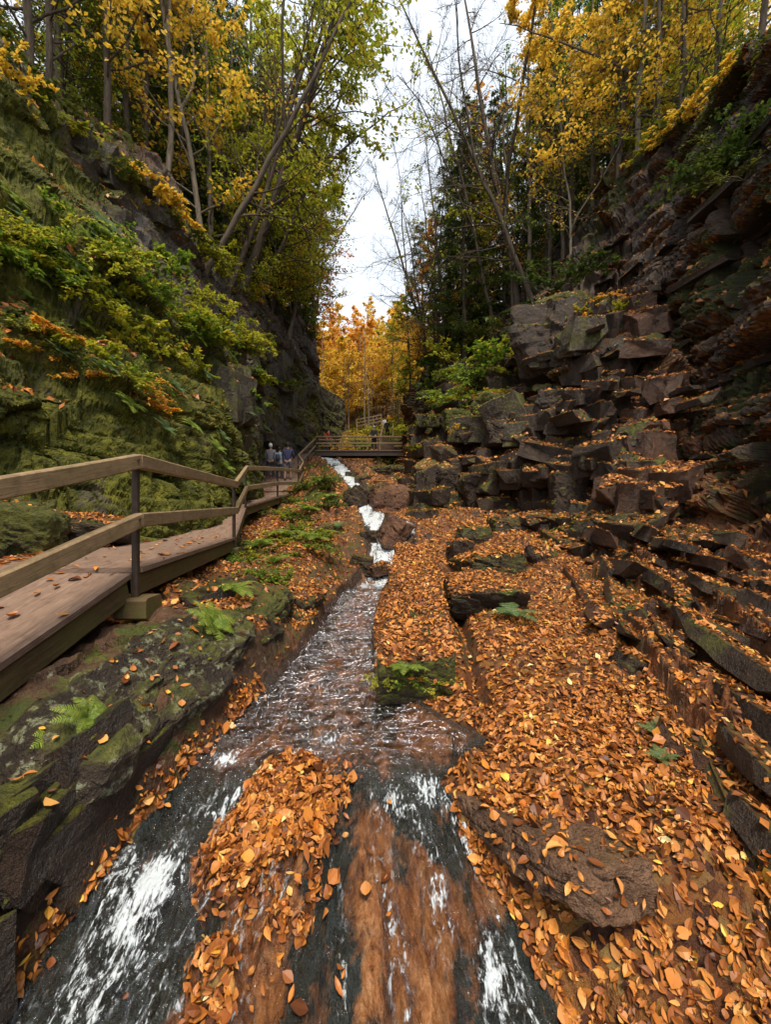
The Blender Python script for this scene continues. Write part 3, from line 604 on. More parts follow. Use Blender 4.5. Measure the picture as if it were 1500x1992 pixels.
_ico = {}
def ico(n):
    if n not in _ico:
        bm = bmesh.new(); bmesh.ops.create_icosphere(bm, subdivisions=n, radius=1)
        _ico[n] = (np.array([v.co[:] for v in bm.verts]), np.array([[v.index for v in f.verts] for f in bm.faces])); bm.free()
    return _ico[n]
ROCKS = []
def rock(name, c, dims, rot=(0, 0, 0), seed=0, mat='rock_dark', sub=5, round_=.0, cuts=7, rough=.05, label=None, group=None, jit=.10, pw=26):
    rs = np.random.RandomState(seed); d, f = ico(sub)
    pl = [(np.array(v, float)+rs.normal(0, jit, 3), rs.uniform(.86, 1.0)) for v in ((1,0,0),(-1,0,0),(0,1,0),(0,-1,0),(0,0,1),(0,0,-1))]
    for k in range(cuts): v = rs.normal(0, 1, 3); v /= np.linalg.norm(v); pl.append((v, rs.uniform(1.0, 1.28)))
    acc = 0
    for n_, dist in pl:
        n_ = n_/np.linalg.norm(n_); q = np.maximum(d@n_, 0)/dist; acc = acc+q**pw
    r = acc**(-1/pw); r = r*(1-round_)+round_
    P = d*r[:, None]*np.array(dims)/2
    s = min(dims); q = P/s
    disp = .9*rough*fbm(q*2.2+seed, seed, 5, .55)+.35*rough*np.abs(vnoise(q*6+seed, seed+3))
    lay = fbm(np.stack([q[:, 0]*.8, q[:, 1]*.8, q[:, 2]*5], -1)+seed, seed+9, 3)
    g = 0
    if s > .12:
        for (L_, H_, a_, gr) in ((.75, .42, .10, .05), (.33, .17, .045, .025)):
            w_ = q+.12*np.stack([fbm(q*1.7+5, seed+1, 3), fbm(q*1.7+9, seed+2, 3), fbm(q*1.7, seed+4, 3)], -1)
            br_, bd_ = bricks(w_[:, 1], w_[:, 0], w_[:, 2]+w_[:, 0]*.25+20, L_, H_, seed % 97)
            g = g+a_*(br_-.6)-gr*np.exp(-bd_/.025)
        g = g*(1-round_)*(rough/.05)*(.6 if 40 < seed < 65 else 1)
    P = P+d*(s*(disp+.35*rough*lay+g))[:, None]
    Rm = np.array(Matrix.Rotation(rot[2], 3, 'Z') @ Matrix.Rotation(rot[1], 3, 'Y') @ Matrix.Rotation(rot[0], 3, 'X'))
    P = P@Rm.T
    me = npmesh(name, P, tris=f, smooth=False)
    o = link(name, me, M[mat]); o.location = tuple(c)
    tag(o, label, 'rock' if 'slab' not in name else 'rock slab', group)
    ROCKS.append((P+np.array(c), f)); return o
def rockpx(x0, y0, x1, y1, Y, depth, **k):
    c = at((x0+x1)/2, (y0+y1)/2, Y+depth*.3); w = (x1-x0)/F*Y; h = (y1-y0)/F*Y
    return rock(k.pop('name', 'boulder'), c, (w, depth, h), **k)
# ------------------------------------------------------------------ boulders
rockpx(712,936,804,1012,12.2,1.4, seed=3, mat='rock_warm', round_=.45, rough=.04, rot=(0,.1,.2), label='big rounded brown boulder above the small waterfall')
rock('boulder', at(764,1040,10.0), (.66,.8,.95), (.1,.35,.5), 8, 'rock_warm', cuts=9, rough=.05, label='wedge shaped brown boulder splitting the waterfall in two')
rockpx(662,950,714,1016,12.4,1.1, seed=5, mat='rock_dark', round_=.2, rot=(0,.3,.3), label='dark upright boulder left of the upper cascade below the big brown one')
rock('mossy_slab', (.43,5.5,-1.24), (.80,4.95,.70), (R(7.5),R(-2),R(-4)), 12, 'rock_mossy_slab', 6, cuts=0, rough=.03, jit=.015, label='long flat leaf covered rock slab along the right edge of the stream')
rock('boulder', (1.48,5.95,-1.24), (1.14,1.35,.56), (R(3),R(-3),R(-6)), 21, 'rock_litter', 6, cuts=3, rough=.05, label='square block with a dark front and leafy top right of the long slab')
rock('boulder', (1.98,7.45,-1.02), (1.25,1.3,.62), (R(4),R(-2),R(8)), 22, 'rock_grey', 5, cuts=4, rough=.05, label='grey mossy block right behind the square leafy block')
rockpx(870,1050,924,1122,8.0,.7, seed=23, mat='rock_dark', round_=.2, label='narrow dark boulder between the long slab and the grey mossy block')
rockpx(886,1018,958,1072,9.2,.9, seed=24, mat='rock_grey', round_=.6, rough=.05, label='round grey boulder at the foot of the right outcrop')
rockpx(1016,1058,1100,1138,7.6,.7, seed=25, mat='rock_dark', round_=.35, rot=(.5,0,.2), label='dark tilted disc shaped rock sprinkled with leaves right of the grey block')
rockpx(952,1005,1010,1050,9.6,.8, seed=26, mat='rock_litter', label='low leafy boulder behind the round grey boulder')
rockpx(682,1075,730,1120,8.9,.8, seed=27, mat='rock_dark', rot=(0,.15,0), label='wet dark rock left of the waterfall pool')
rockpx(718,1096,758,1118,8.7,.5, seed=28, mat='rock_brown', rot=(0,-.2,.3), label='flat brown rock in the spray at the waterfall foot')
rockpx(700,905,790,945,18,1.6, seed=29, mat='rock_dark', rot=(0,-.1,.2), label='dark ledge block under the footbridge above the big boulder')
rockpx(690,925,722,950,15.6,.8, seed=30, mat='rock_dark', round_=.3, label='small wet boulder beside the upper cascade bend')
rockpx(612,925,668,960,15.5,1.0, seed=31, mat='rock_moss', round_=.3, label='mossy boulder on the left bank below the footbridge')
rock('outcrop', (-4.9,33.2,6.9), (2.7,3.0,5.4), (R(-4),R(14),R(10)), 32, 'rock_grey', 6, cuts=8, rough=.08, label='pale leaning rock face at the left end behind the footbridge')
# outcrop blocks on the right
OB = [(1180,888,1295,985,8.3,1.4,41,'rock_litter','large flat topped block with a leafy top jutting from the right outcrop'),
 (1165,980,1280,1062,8.1,1.2,42,'rock_dark','broad dark block under the large flat topped block'),
 (1278,1005,1330,1092,7.6,.8,43,'rock_brown','upright rusty block leaning on the foot of the dark right cliff'),
 (1230,1055,1290,1150,7.0,.7,44,'rock_dark','stepped dark block below the broad dark block'),
 (1238,822,1284,880,8.9,.6,45,'rock_slab','small pale pink angular block perched on the outcrop ledge'),
 (1165,845,1245,880,9.0,1.,46,'rock_dark','thin ledge slab left of the small pale pink block'),
 (1018,598,1150,752,12.4,2.2,47,'rock_dark','huge dark overhanging block at the top of the outcrop'),
 (1045,585,1145,640,12.7,2.0,48,'rock_moss','mossy cap block on top of the huge dark overhang'),
 (1140,605,1180,680,12.4,.9,49,'rock_slab','pale upright block right of the mossy cap'),
 (1172,625,1222,700,12.3,1.,50,'rock_grey','grey square block in the gully beside the pale upright block'),
 (1195,600,1245,640,12.8,.9,51,'rock_grey','loose grey stone high in the leafy gully'),
 (1150,700,1240,790,10.9,1.2,52,'rock_dark','dark sloping block under the gully'),
 (925,765,990,835,14,1.4,53,'rock_moss','moss topped pinkish block on the left shoulder of the outcrop'),
 (1040,758,1135,815,11.4,1.2,54,'rock_dark','brown block tucked under the huge overhang'),
 (945,825,1045,880,12.2,1.4,55,'rock_dark','long ledge block at the middle of the outcrop'),
 (885,918,965,985,12.0,1.4,56,'rock_dark','cube shaped black block low on the left of the outcrop'),
 (1050,800,1150,905,10.8,1.2,57,'rock_grey','grey lichen spotted block in the middle of the outcrop'),
 (1065,920,1140,1010,9.4,.9,59,'rock_dark','dark shattered block above the tilted disc shaped rock'),
 (830,905,880,960,12.6,1.,60,'rock_dark','dark block at the outcrop corner nearest the waterfall'),
 (800,905,842,1030,11.9,.9,61,'rock_dark','tall dark mossy pillar of rock beside the waterfall'),
 (1250,735,1300,800,10.2,.8,62,'rock_brown','rusty block in the seep left of the smooth dark cliff'),
 (860,800,925,850,15.2,1.4,63,'rock_moss','mossy stepped block at the upper left of the outcrop'),
 (815,830,860,880,17,1.3,64,'rock_moss','mossy stepped block right beside the footbridge end')]
for (x0,y0,x1,y1,Y,dp,sd_,mt,lb) in OB:
    rockpx(x0,y0,x1,y1,Y,dp, seed=sd_, mat=mt, sub=5, cuts=5, rough=.055, rot=(random.Random(sd_).uniform(-.1,.15), random.Random(sd_+1).uniform(-.14,.14), random.Random(sd_+2).uniform(-.8,.8)), label=lb)
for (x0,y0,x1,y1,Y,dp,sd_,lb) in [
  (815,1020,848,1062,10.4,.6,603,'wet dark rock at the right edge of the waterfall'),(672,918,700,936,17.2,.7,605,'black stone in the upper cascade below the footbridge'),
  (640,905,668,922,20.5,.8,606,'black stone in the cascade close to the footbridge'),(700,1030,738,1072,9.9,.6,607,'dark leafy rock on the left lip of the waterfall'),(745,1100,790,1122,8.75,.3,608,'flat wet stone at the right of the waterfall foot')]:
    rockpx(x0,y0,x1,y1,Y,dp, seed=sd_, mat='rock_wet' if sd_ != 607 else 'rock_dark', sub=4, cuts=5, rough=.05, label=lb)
# foreground and right slope
rock('rock_slab', (.74,2.05,-1.65), (.42,.98,.20), (R(-12),R(12),R(28)), 71, 'rock_slab', 6, cuts=6, rough=.06, label='brown leaf strewn slab overhanging the right water channel in front')
FB = [(1285,1420,1352,1535,2.55,.25,72,'rock_grey','upright grey block standing in leaves at the right edge'),
 (1365,1575,1500,1730,2.0,.35,73,'rock_dark','flat brown slab at the right edge of the foreground'),
 (1350,1660,1420,1745,1.95,.2,74,'rock_dark','small dark block below the flat brown slab'),
 (1190,1270,1262,1335,3.5,.3,75,'rock_dark','dark tilted stone on the leafy slope right of the long slab'),
 (1285,1300,1328,1352,3.25,.22,76,'rock_brown','small brown stone right of the dark tilted stone'),
 (1322,1300,1395,1375,3.2,.3,77,'rock_dark','pointed dark slab leaning in the leaves below the long ledges'),
 (1245,1160,1320,1290,4.7,.5,78,'rock_brown','long rusty slab sloping down from the outcrop foot'),
 (1130,1140,1200,1180,5.6,.5,79,'rock_dark','flat split stone right of the square leafy block'),
 (1130,1195,1180,1230,4.9,.3,80,'rock_dark','thin dark stone lying flat below the split stone'),
 (1180,1215,1250,1262,4.3,.4,81,'rock_dark','pair shaped flat stone near the long rusty slab'),
 (1310,1255,1390,1300,3.7,.35,82,'rock_dark','broken plate of rock above the pointed dark slab'),
 (1390,1330,1460,1400,2.9,.3,83,'rock_grey','grey slab fragment near the right edge of the slope'),
 (1430,1490,1500,1560,2.3,.25,84,'rock_dark','small brown slab above the flat brown slab at the right edge'),
 (1250,1190,1290,1240,5.2,.35,85,'rock_dark','little dark block left of the long rusty slab')]
for (x0,y0,x1,y1,Y,dp,sd_,mt,lb) in FB:
    rockpx(x0,y0,x1,y1,Y,dp, seed=sd_, mat=mt, sub=4, cuts=5, rough=.06, rot=(.15, random.Random(sd_).uniform(.05,.4), random.Random(sd_).uniform(.1,.7)), label=lb)
# jointed bedrock: sharp angular blocks, joined to the cliff they belong to
def chunk(rs, dims, chips=3, bev=.03):
    bm = bmesh.new(); bmesh.ops.create_cube(bm, size=1)
    for v in bm.verts: v.co = Vector([(c+rs.normal(0, .09))*d_ for c, d_ in zip(v.co, dims)])
    for k in range(chips):
        n_ = Vector(rs.normal(0, 1, 3)); n_.normalize()
        ext = max(v.co.dot(n_) for v in bm.verts)
        r_ = bmesh.ops.bisect_plane(bm, geom=bm.verts[:]+bm.edges[:]+bm.faces[:], plane_co=n_*ext*rs.uniform(.62, .85), plane_no=n_, clear_outer=True)
        ed = [e for e in r_['geom_cut'] if isinstance(e, bmesh.types.BMEdge)]
        if ed: bmesh.ops.edgeloop_fill(bm, edges=ed)
    bmesh.ops.bevel(bm, geom=bm.edges[:], offset=bev*min(dims), segments=1, affect='EDGES', clamp_overlap=True)
    bmesh.ops.triangulate(bm, faces=bm.faces[:])
    for q in range(2): bmesh.ops.subdivide_edges(bm, edges=[e for e in bm.edges if e.calc_length() > .22*max(dims)], cuts=1); bmesh.ops.triangulate(bm, faces=bm.faces[:])
    v = np.array([q.co[:] for q in bm.verts]); f = np.array([[q.index for q in t.verts] for t in bm.faces]); bm.free()
    m_ = min(dims); o_ = rs.uniform(0, 50)
    for k, sd_ in ((0, 1), (1, 2), (2, 3)): v[:, k] += m_*(.09*fbm(v/m_*1.3+o_, sd_, 3)+.0)
    return v, f
class Chunks:
    def __init__(s): s.v = []; s.f = []; s.n = 0
    def add(s, rs, c, dims, rot, chips=3):
        v, f = chunk(rs, dims, chips)
        Rm = np.array(Matrix.Rotation(rot[2], 3, 'Z') @ Matrix.Rotation(rot[1], 3, 'Y') @ Matrix.Rotation(rot[0], 3, 'X'))
        v = v@Rm.T+np.array(c); s.v.append(v); s.f.append(f+s.n); s.n += len(v)
    def build(s, name, mat):
        v = np.concatenate(s.v); f = np.concatenate(s.f); link(name, npmesh(name, v, tris=f), M[mat])['kind'] = 'structure'; ROCKS.append((v, f))
def surf(PX, px_, py_):
    y = np.maximum(PX[..., 1], .5); e = ((750+F*PX[..., 0]/y)-px_)**2+((996-F*PX[..., 2]/y)-py_)**2
    e = np.where((e < 160) & (PX[..., 1] > .5), PX[..., 1], 1e6+e); i = np.unravel_index(np.argmin(e), e.shape); return PX[i]
rs = np.random.RandomState(17); CA, CB, CG = Chunks(), Chunks(), Chunks()
def seam(x, y):      # lower edge of the block field in the photograph
    return y < np.interp(x, [790, 900, 1050, 1150, 1330], [1010, 1010, 1050, 1140, 1110])
k = 0
while k < 430:
    x = rs.uniform(795, 1300); y = rs.uniform(600, 1130)
    if k % 3 == 0: y = rs.uniform(850, 1100)
    if not seam(x, y) or y < np.interp(x, [790, 860, 960, 1040, 1130, 1250, 1310], [800, 720, 690, 640, 590, 590, 720]): continue
    p = surf(PR, x, y); s_ = min(np.exp(rs.normal(-.85, .40)), .8)*(.75+p[1]/28)
    dims = (s_*rs.uniform(.8, 1.3), s_*rs.uniform(.8, 1.7), s_*rs.uniform(.35, .95))
    t_ = CB if x > 1215+rs.normal(0, 25) else (CG if rs.rand() < .16 else CA)
    t_.add(rs, p+np.array([.12*s_, .15*s_, 0]), dims, (R(rs.normal(6, 6)), R(rs.normal(-9, 7)), R(rs.normal(18, 16)+(45 if rs.rand() < .2 else 0))), rs.randint(1, 5)); k += 1
for k in range(38):     # scattered ledges higher up the dark right cliff
    x = rs.uniform(1080, 1490); y = rs.uniform(np.interp(x, [1080, 1300, 1500], [520, 300, 150]), np.interp(x, [1080, 1300, 1500], [600, 1050, 1100]))
    p = surf(PR, x, y); L_ = rs.uniform(.5, 1.9)
    CA.add(rs, p+np.array([.17, 0, 0]), (rs.uniform(.3, .6), L_, rs.uniform(.06, .18)), (R(rs.normal(3, 5)), R(rs.normal(-14, 6)), R(rs.normal(2, 7))), 3)
for k in range(60):      # cracked blocks on the far left cliff
    x = rs.uniform(470, 620); y = rs.uniform(640, 900)
    if y < np.interp(x, [470, 620], [560, 700]): continue
    p = surf(PL, x, y); s_ = rs.uniform(.5, 1.3); CG.add(rs, p-np.array([.26*s_, 0, 0]), (s_*.6, s_, s_*rs.uniform(.6, 1.6)), (R(rs.normal(0, 4)), R(rs.normal(0, 5)), R(rs.normal(0, 12))), 3)
for k in range(20):      # broken blocks along the upper left rim
    x = rs.uniform(180, 460); y = np.interp(x, [0, 300, 450], [60, 330, 520])+rs.uniform(20, 150)
    p = surf(PL, x, y); s_ = rs.uniform(.35, .9); CG.add(rs, p-np.array([.34*s_, 0, 0]), (s_*.7, s_*1.4, s_*rs.uniform(.4, .9)), (R(rs.normal(3, 4)), R(rs.normal(8, 5)), R(rs.normal(0, 10))), 3)
CA.build('cliff_dark_blocks', 'rock_dark'); CB.build('cliff_rusty_blocks', 'rock_brown'); CG.build('cliff_grey_blocks', 'rock_grey')
# bedding plates running down the right slope
CP, CQ = Chunks(), Chunks()
for k in range(88):
    c0 = rs.uniform(.95, 3.9); y = rs.uniform(1.0, 8.6)*(1-.1*rs.rand()); x = c0+.33*y
    if x > 5.6 or (y < 3.6 and x < 1.35) or (y > 6 and c0 < 1.3): continue
    L_ = rs.uniform(.5, 1.9)*(.6+y/9); w_ = rs.uniform(.10, .30)*(.6+y/9); h_ = rs.uniform(.07, .17)*(.6+y/8)
    (CQ if rs.rand() < .3 else CP).add(rs, (x, y, floor_z(x, y)+h_*.22), (w_, L_, h_), (R(rs.normal(2, 4)), R(rs.normal(24, 8)), R(-18+rs.normal(0, 3.5))), 3)
for k in range(90):
    y = rs.uniform(1.5, 9); c0 = rs.uniform(.9, 3.6); x = c0+.33*y
    if x > 5.6: continue
    s_ = rs.uniform(.08, .2)*(.7+y/8); (CQ if rs.rand() < .4 else CP).add(rs, (x, y, floor_z(x, y)+.1*s_), (s_, s_*rs.uniform(.9, 2), s_*rs.uniform(.4, .8)), (rs.normal(0, .3), R(rs.normal(20, 15)), rs.normal(-.3, .4)), 2)
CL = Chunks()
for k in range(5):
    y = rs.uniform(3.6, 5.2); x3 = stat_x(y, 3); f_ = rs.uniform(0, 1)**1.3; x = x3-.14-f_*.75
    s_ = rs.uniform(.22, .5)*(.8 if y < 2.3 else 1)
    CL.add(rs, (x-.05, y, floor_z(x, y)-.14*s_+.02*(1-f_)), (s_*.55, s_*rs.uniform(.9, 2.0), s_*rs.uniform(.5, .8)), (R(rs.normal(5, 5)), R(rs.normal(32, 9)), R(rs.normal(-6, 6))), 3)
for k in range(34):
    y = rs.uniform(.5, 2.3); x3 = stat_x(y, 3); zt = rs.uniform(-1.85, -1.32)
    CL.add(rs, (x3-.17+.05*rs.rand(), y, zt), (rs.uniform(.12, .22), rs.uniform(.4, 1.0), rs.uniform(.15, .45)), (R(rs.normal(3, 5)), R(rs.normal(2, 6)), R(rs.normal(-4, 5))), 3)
CL.build('ledge_under_boardwalk', 'rock_wet')  # dark plates carry the undercut shade in their colour
CP.build('bedrock_ledges', 'rock_dark'); CQ.build('bedrock_rusty_ledges', 'rock_brown')
# left bank
rock('boulder', (-1.62,2.85,-1.27), (.74,1.5,.54), (R(5),R(36),R(-8)), 90, 'rock_lichen', 6, round_=.25, cuts=6, rough=.06, label='big lichen spotted rock under the boardwalk above the left channel')
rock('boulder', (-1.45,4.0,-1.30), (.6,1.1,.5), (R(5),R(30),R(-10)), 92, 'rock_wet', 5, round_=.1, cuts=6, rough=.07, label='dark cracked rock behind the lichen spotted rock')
rock('boulder', (-1.72,2.35,-1.33), (.66,.95,.56), (R(4),R(30),R(4)), 611, 'rock_lichen', 5, round_=.4, cuts=5, rough=.07, label='rounded lichen covered rock behind the bright yellow green fern')
rock('boulder', (-1.58,3.35,-1.17), (.66,1.15,.54), (R(4),R(30),R(-6)), 612, 'rock_lichen', 5, round_=.35, cuts=5, rough=.08, label='grey green mossy rock below the block of the boardwalk')
rock('boulder', (-1.50,4.6,-1.12), (.7,1.1,.5), (R(4),R(22),R(-4)), 613, 'rock_grey', 5, round_=.35, cuts=5, rough=.08, label='mossy rounded rock at the start of the leafy left bank')
rock('boulder', (-1.20,5.6,-1.40), (.5,1.3,.42), (R(4),R(28),R(-3)), 614, 'rock_dark', 5, round_=.2, cuts=5, rough=.08, label='long dark rock lip along the left edge of the pool')
rock('boulder', (-2.25,4.5,-.98), (.5,.6,.4), (0,.2,.3), 93, 'rock_dark', 5, round_=.3, label='rounded brown rock in the shade under the boardwalk block')
rock('mossy_boulder', at(40,1035,4.75), (.95,1.0,.72), (0,.1,.3), 94, 'rock_moss', 5, round_=.45, rough=.07, label='rounded mossy boulder beside the boardwalk at the left edge')
rock('boulder', at(232,1050,5.9), (.45,.4,.22), (0,.1,.3), 95, 'rock_grey', 4, round_=.3, label='small grey stone at the back edge of the boardwalk')
rock('boulder', at(180,1030,5.6), (1.1,.8,.42), (0,.05,.1), 96, 'rock_litter', 5, round_=.35, rough=.06, label='leaf covered mound between the mossy boulder and the cliff')
rock('boulder', at(585,1165,5.6), (.5,.8,.3), (0,.3,-.2), 97, 'rock_litter', 4, label='leafy rock at the left lip of the stream')
# ------------------------------------------------------------------ boardwalk
bw = empty('boardwalk', (-3.0, 3.5, -.55))
tag(bw, 'wooden boardwalk climbing along the mossy left cliff with a two rail handrail', 'boardwalk')
E = [(-2.2,.2,-1.45),(-2.2,3.47,-.53)]
E2 = [(-2.16,3.56,-.49),(-2.73,7.3,-.46)]
E3 = [(-2.76,7.4,-.47),(-3.6,10.4,.15),(-3.74,14,.52),(-3.77,17.5,.87)]
E4 = [(-3.80,17.55,.93),(-4.1,19,1.5),(-4.42,20.5,1.98),(-4.75,27.2,4.1)]
def offs(P, w):
    out = []
    for i, p in enumerate(P):
        a = Vector(P[max(0, i-1)]); b = Vector(P[min(len(P)-1, i+1)]); t_ = (b-a); t_.z = 0; t_.normalize()
        out.append((p[0]-t_.y*w, p[1]+t_.x*w, p[2]))
    return out
for P_, w in ((E,1.75),(E2,1.7),(E3,1.7),(E4,2.3)):
    part('deck', M['deck'], bw, lambda mb: mb.slab(P_, offs(P_, w), .045))
    def beams(mb):
        for off in (.06, w-.2):
            Q = offs(P_, off)
            for a, b in zip(Q, Q[1:]):
                mb.bar(Vector(a)-Vector((0,0,.15)), Vector(b)-Vector((0,0,.15)), .07, .19)
    part('beam', M['beam'], bw, beams)
def supports(pts):
    for (x, y, z) in pts:
        zb = min(floor_z(x-.1, y), z-.3)-.15
        part('support_post', M['beam'], bw, lambda mb: mb.bar((x-.25, y, zb), (x-.25, y, z-.24), .14, .14, up=(0,1,0)))
supports([(-2.2,2.9,-.68),(-2.2,1.4,-1.1),(-2.35,5.2,-.5),(-2.72,7.2,-.46),(-3.5,10.2,.12),(-3.74,14,.52),(-3.77,17,.8)])
part('footing', M['beam'], bw, lambda mb: mb.bar(at(238,1180,3.55), at(300,1180,3.55), .24, .19))
part('footing', M['beam'], bw, lambda mb: mb.bar(at(440,1075,7.3), at(468,1075,7.3), .24, .19))
TR = [(-2.16,.2,-.37),(-2.16,3.5,.44),(-2.72,7.28,.50),(-3.56,10.3,1.13),(-3.74,14,1.50),(-3.77,17.5,1.80),(-3.96,19.3,2.36),(-4.40,20.3,2.86),(-4.75,27.3,5.0)]
MR = [(-2.15,.2,-.94),(-2.15,3.5,-.07),(-2.71,7.28,.03),(-3.56,10.3,.62),(-3.74,14,1.0),(-3.77,17.5,1.27),(-3.96,19.3,1.85),(-4.40,20.3,2.36),(-4.75,27.3,4.52)]
for nm, L_ in (('top_rail', TR), ('middle_rail', MR)):
    for a, b in zip(L_, L_[1:]):
        part(nm, M['rail'], bw, lambda mb: mb.bar(a, b, .075, .125 if a[1] < 15 else .11, seg=6, jit=.002))
def dz(y):
    A = E+E2+E3+E4; return np.interp(y, [p[1] for p in A], [p[2] for p in A])
for y in (1.2, 3.52, 7.27, 10.2, 14.0, 17.5, 19.3, 20.4, 23.8, 27.2):
    x = np.interp(y, [p[1] for p in TR], [p[0] for p in TR]); zt = np.interp(y, [p[1] for p in TR], [p[2] for p in TR])
    part('post', M['iron'], bw, lambda mb: mb.bar((x-.03, y, dz(y)-.26), (x-.03, y, zt-.02), .05, .05, up=(0,1,0)))
for y in (3.44, 7.2, 10.1, 13.9):
    for L_ in (TR, MR):
        x = np.interp(y, [p[1] for p in L_], [p[0] for p in L_]); z = np.interp(y, [p[1] for p in L_], [p[2] for p in L_])
        part('bolt', M['iron'], bw, lambda mb: mb.bar((x+.03, y, z+.02), (x+.045, y, z+.02), .022, .022))
# ------------------------------------------------------------------ footbridge
fb = empty('footbridge', (-1.7, 27.4, 4.1)); tag(fb, 'narrow footbridge with two rails crossing the gorge above the cascades', 'footbridge')
part('deck', M['deck'], fb, lambda mb: mb.slab([(-5.0,26.9,4.16),(1.6,26.9,4.16)], [(-5.0,28.2,4.16),(1.6,28.2,4.16)], .06))
for y in (26.95, 28.1):
    part('beam', M['iron'], fb, lambda mb: (mb.bar((-4.8,y,3.93),(1.5,y,3.93),.05,.32), mb.bar((-4.8,y,4.08),(1.5,y,4.08),.15,.03), mb.bar((-4.8,y,3.78),(1.5,y,3.78),.15,.03)))
    gap = (.2 if y > 28 else None)
    for z, nm in ((5.06,'top_rail'),(4.62,'middle_rail')):
        if y > 28:
            part(nm, M['rail'], fb, lambda mb: mb.bar((-4.7,y,z),(-.4,y,z),.06,.10)); part(nm, M['rail'], fb, lambda mb: mb.bar((.55,y,z),(1.4,y,z),.06,.10))
        else: part(nm, M['rail'], fb, lambda mb: mb.bar((-4.7,y,z),(1.4,y,z),.06,.10))
    for x in (-4.65,-3.4,-2.05,-.5,.55,1.35):
        part('post', M['iron'], fb, lambda mb: mb.bar((x,y+.05,4.16),(x,y+.05,5.05),.05,.05,up=(0,1,0)))
part('pier', M['beam'], fb, lambda mb: mb.bar((-.45,27.5,2.2),(-.45,27.5,3.75),.3,.9,up=(0,1,0)))
# ------------------------------------------------------------------ stairs
stt = empty('staircase', (.1,28.4,4.2)); tag(stt, 'long wooden staircase with pale handrails rising behind the footbridge', 'staircase')
for k in range(22):
    f = k/21; x = .09+.18*f; y = 28.6+11.4*f; z = 4.3+3.5*f
    part('step', M['deck'], stt, lambda mb: mb.bar((x-.42,y,z),(x+.42,y,z),.34,.05))
for s_ in (-1, 1):
    a = (.09+s_*.45,28.4,4.2); b = (.27+s_*.45,40,7.75)
    part('stringer', M['beam'], stt, lambda mb: mb.bar(a,b,.06,.28))
    part('handrail', M['rail'], stt, lambda mb: mb.bar(Vector(a)+Vector((s_*.02,0,1.0)),Vector(b)+Vector((s_*.02,0,1.0)),.07,.13))
    part('middle_rail', M['rail'], stt, lambda mb: mb.bar(Vector(a)+Vector((s_*.02,0,.5)),Vector(b)+Vector((s_*.02,0,.5)),.06,.10))
    for k in range(6):
        p = Vector(a).lerp(Vector(b), k/5)+Vector((s_*.04,0,0))
        part('post', M['rail'], stt, lambda mb: mb.bar(p,p+Vector((0,0,1.0)),.08,.08,up=(0,1,0)))
ff = empty('path_fence', tuple(at(715,838,42))); tag(ff, 'low wooden rail fence along the path above the staircase', 'fence')
p0 = at(694,836,42); p1 = at(742,826,44)
for hz in (.35,.7,1.05): part('rail', M['rail'], ff, lambda mb: mb.bar(p0+np.array([0,0,hz]), p1+np.array([0,0,hz]), .06,.12))
for k in range(4):
    p = p0+(p1-p0)*k/3; part('post', M['rail'], ff, lambda mb: mb.bar(p+np.array([0,0,-.4]), p+np.array([0,.0,1.1]), .1,.1,up=(0,1,0)))

# ------------------------------------------------------------------ people
def skin(name, pts, edges, mat, parent, sub=1):
    me = bpy.data.meshes.new(name); me.from_pydata([p[:3] for p in pts], edges, [])
    o = bpy.data.objects.new(name, me); COL.objects.link(o)
    o.modifiers.new('s', 'SKIN'); 
    sv = me.skin_vertices[0].data
    for i, p in enumerate(pts): sv[i].radius = (p[3], p[4] if len(p) > 4 else p[3]); sv[i].use_root = (i == 0)
    m2 = o.modifiers.new('u', 'SUBSURF'); m2.levels = sub; m2.render_levels = sub
    dg = bpy.context.evaluated_depsgraph_get(); me2 = bpy.data.meshes.new_from_object(o.evaluated_get(dg))
    bpy.data.objects.remove(o); me2.name = name
    for p in me2.polygons: p.use_smooth = True
    return link(name, me2, mat, parent)
def cmat(name, c, r=.85): M[name] = flat_mat(name, c, r, .15); return M[name]
SKIN = cmat('skin', (.42,.24,.16), .6); HAIR = cmat('hair', (.03,.02,.014)); SHOE = cmat('shoe', (.04,.035,.03))
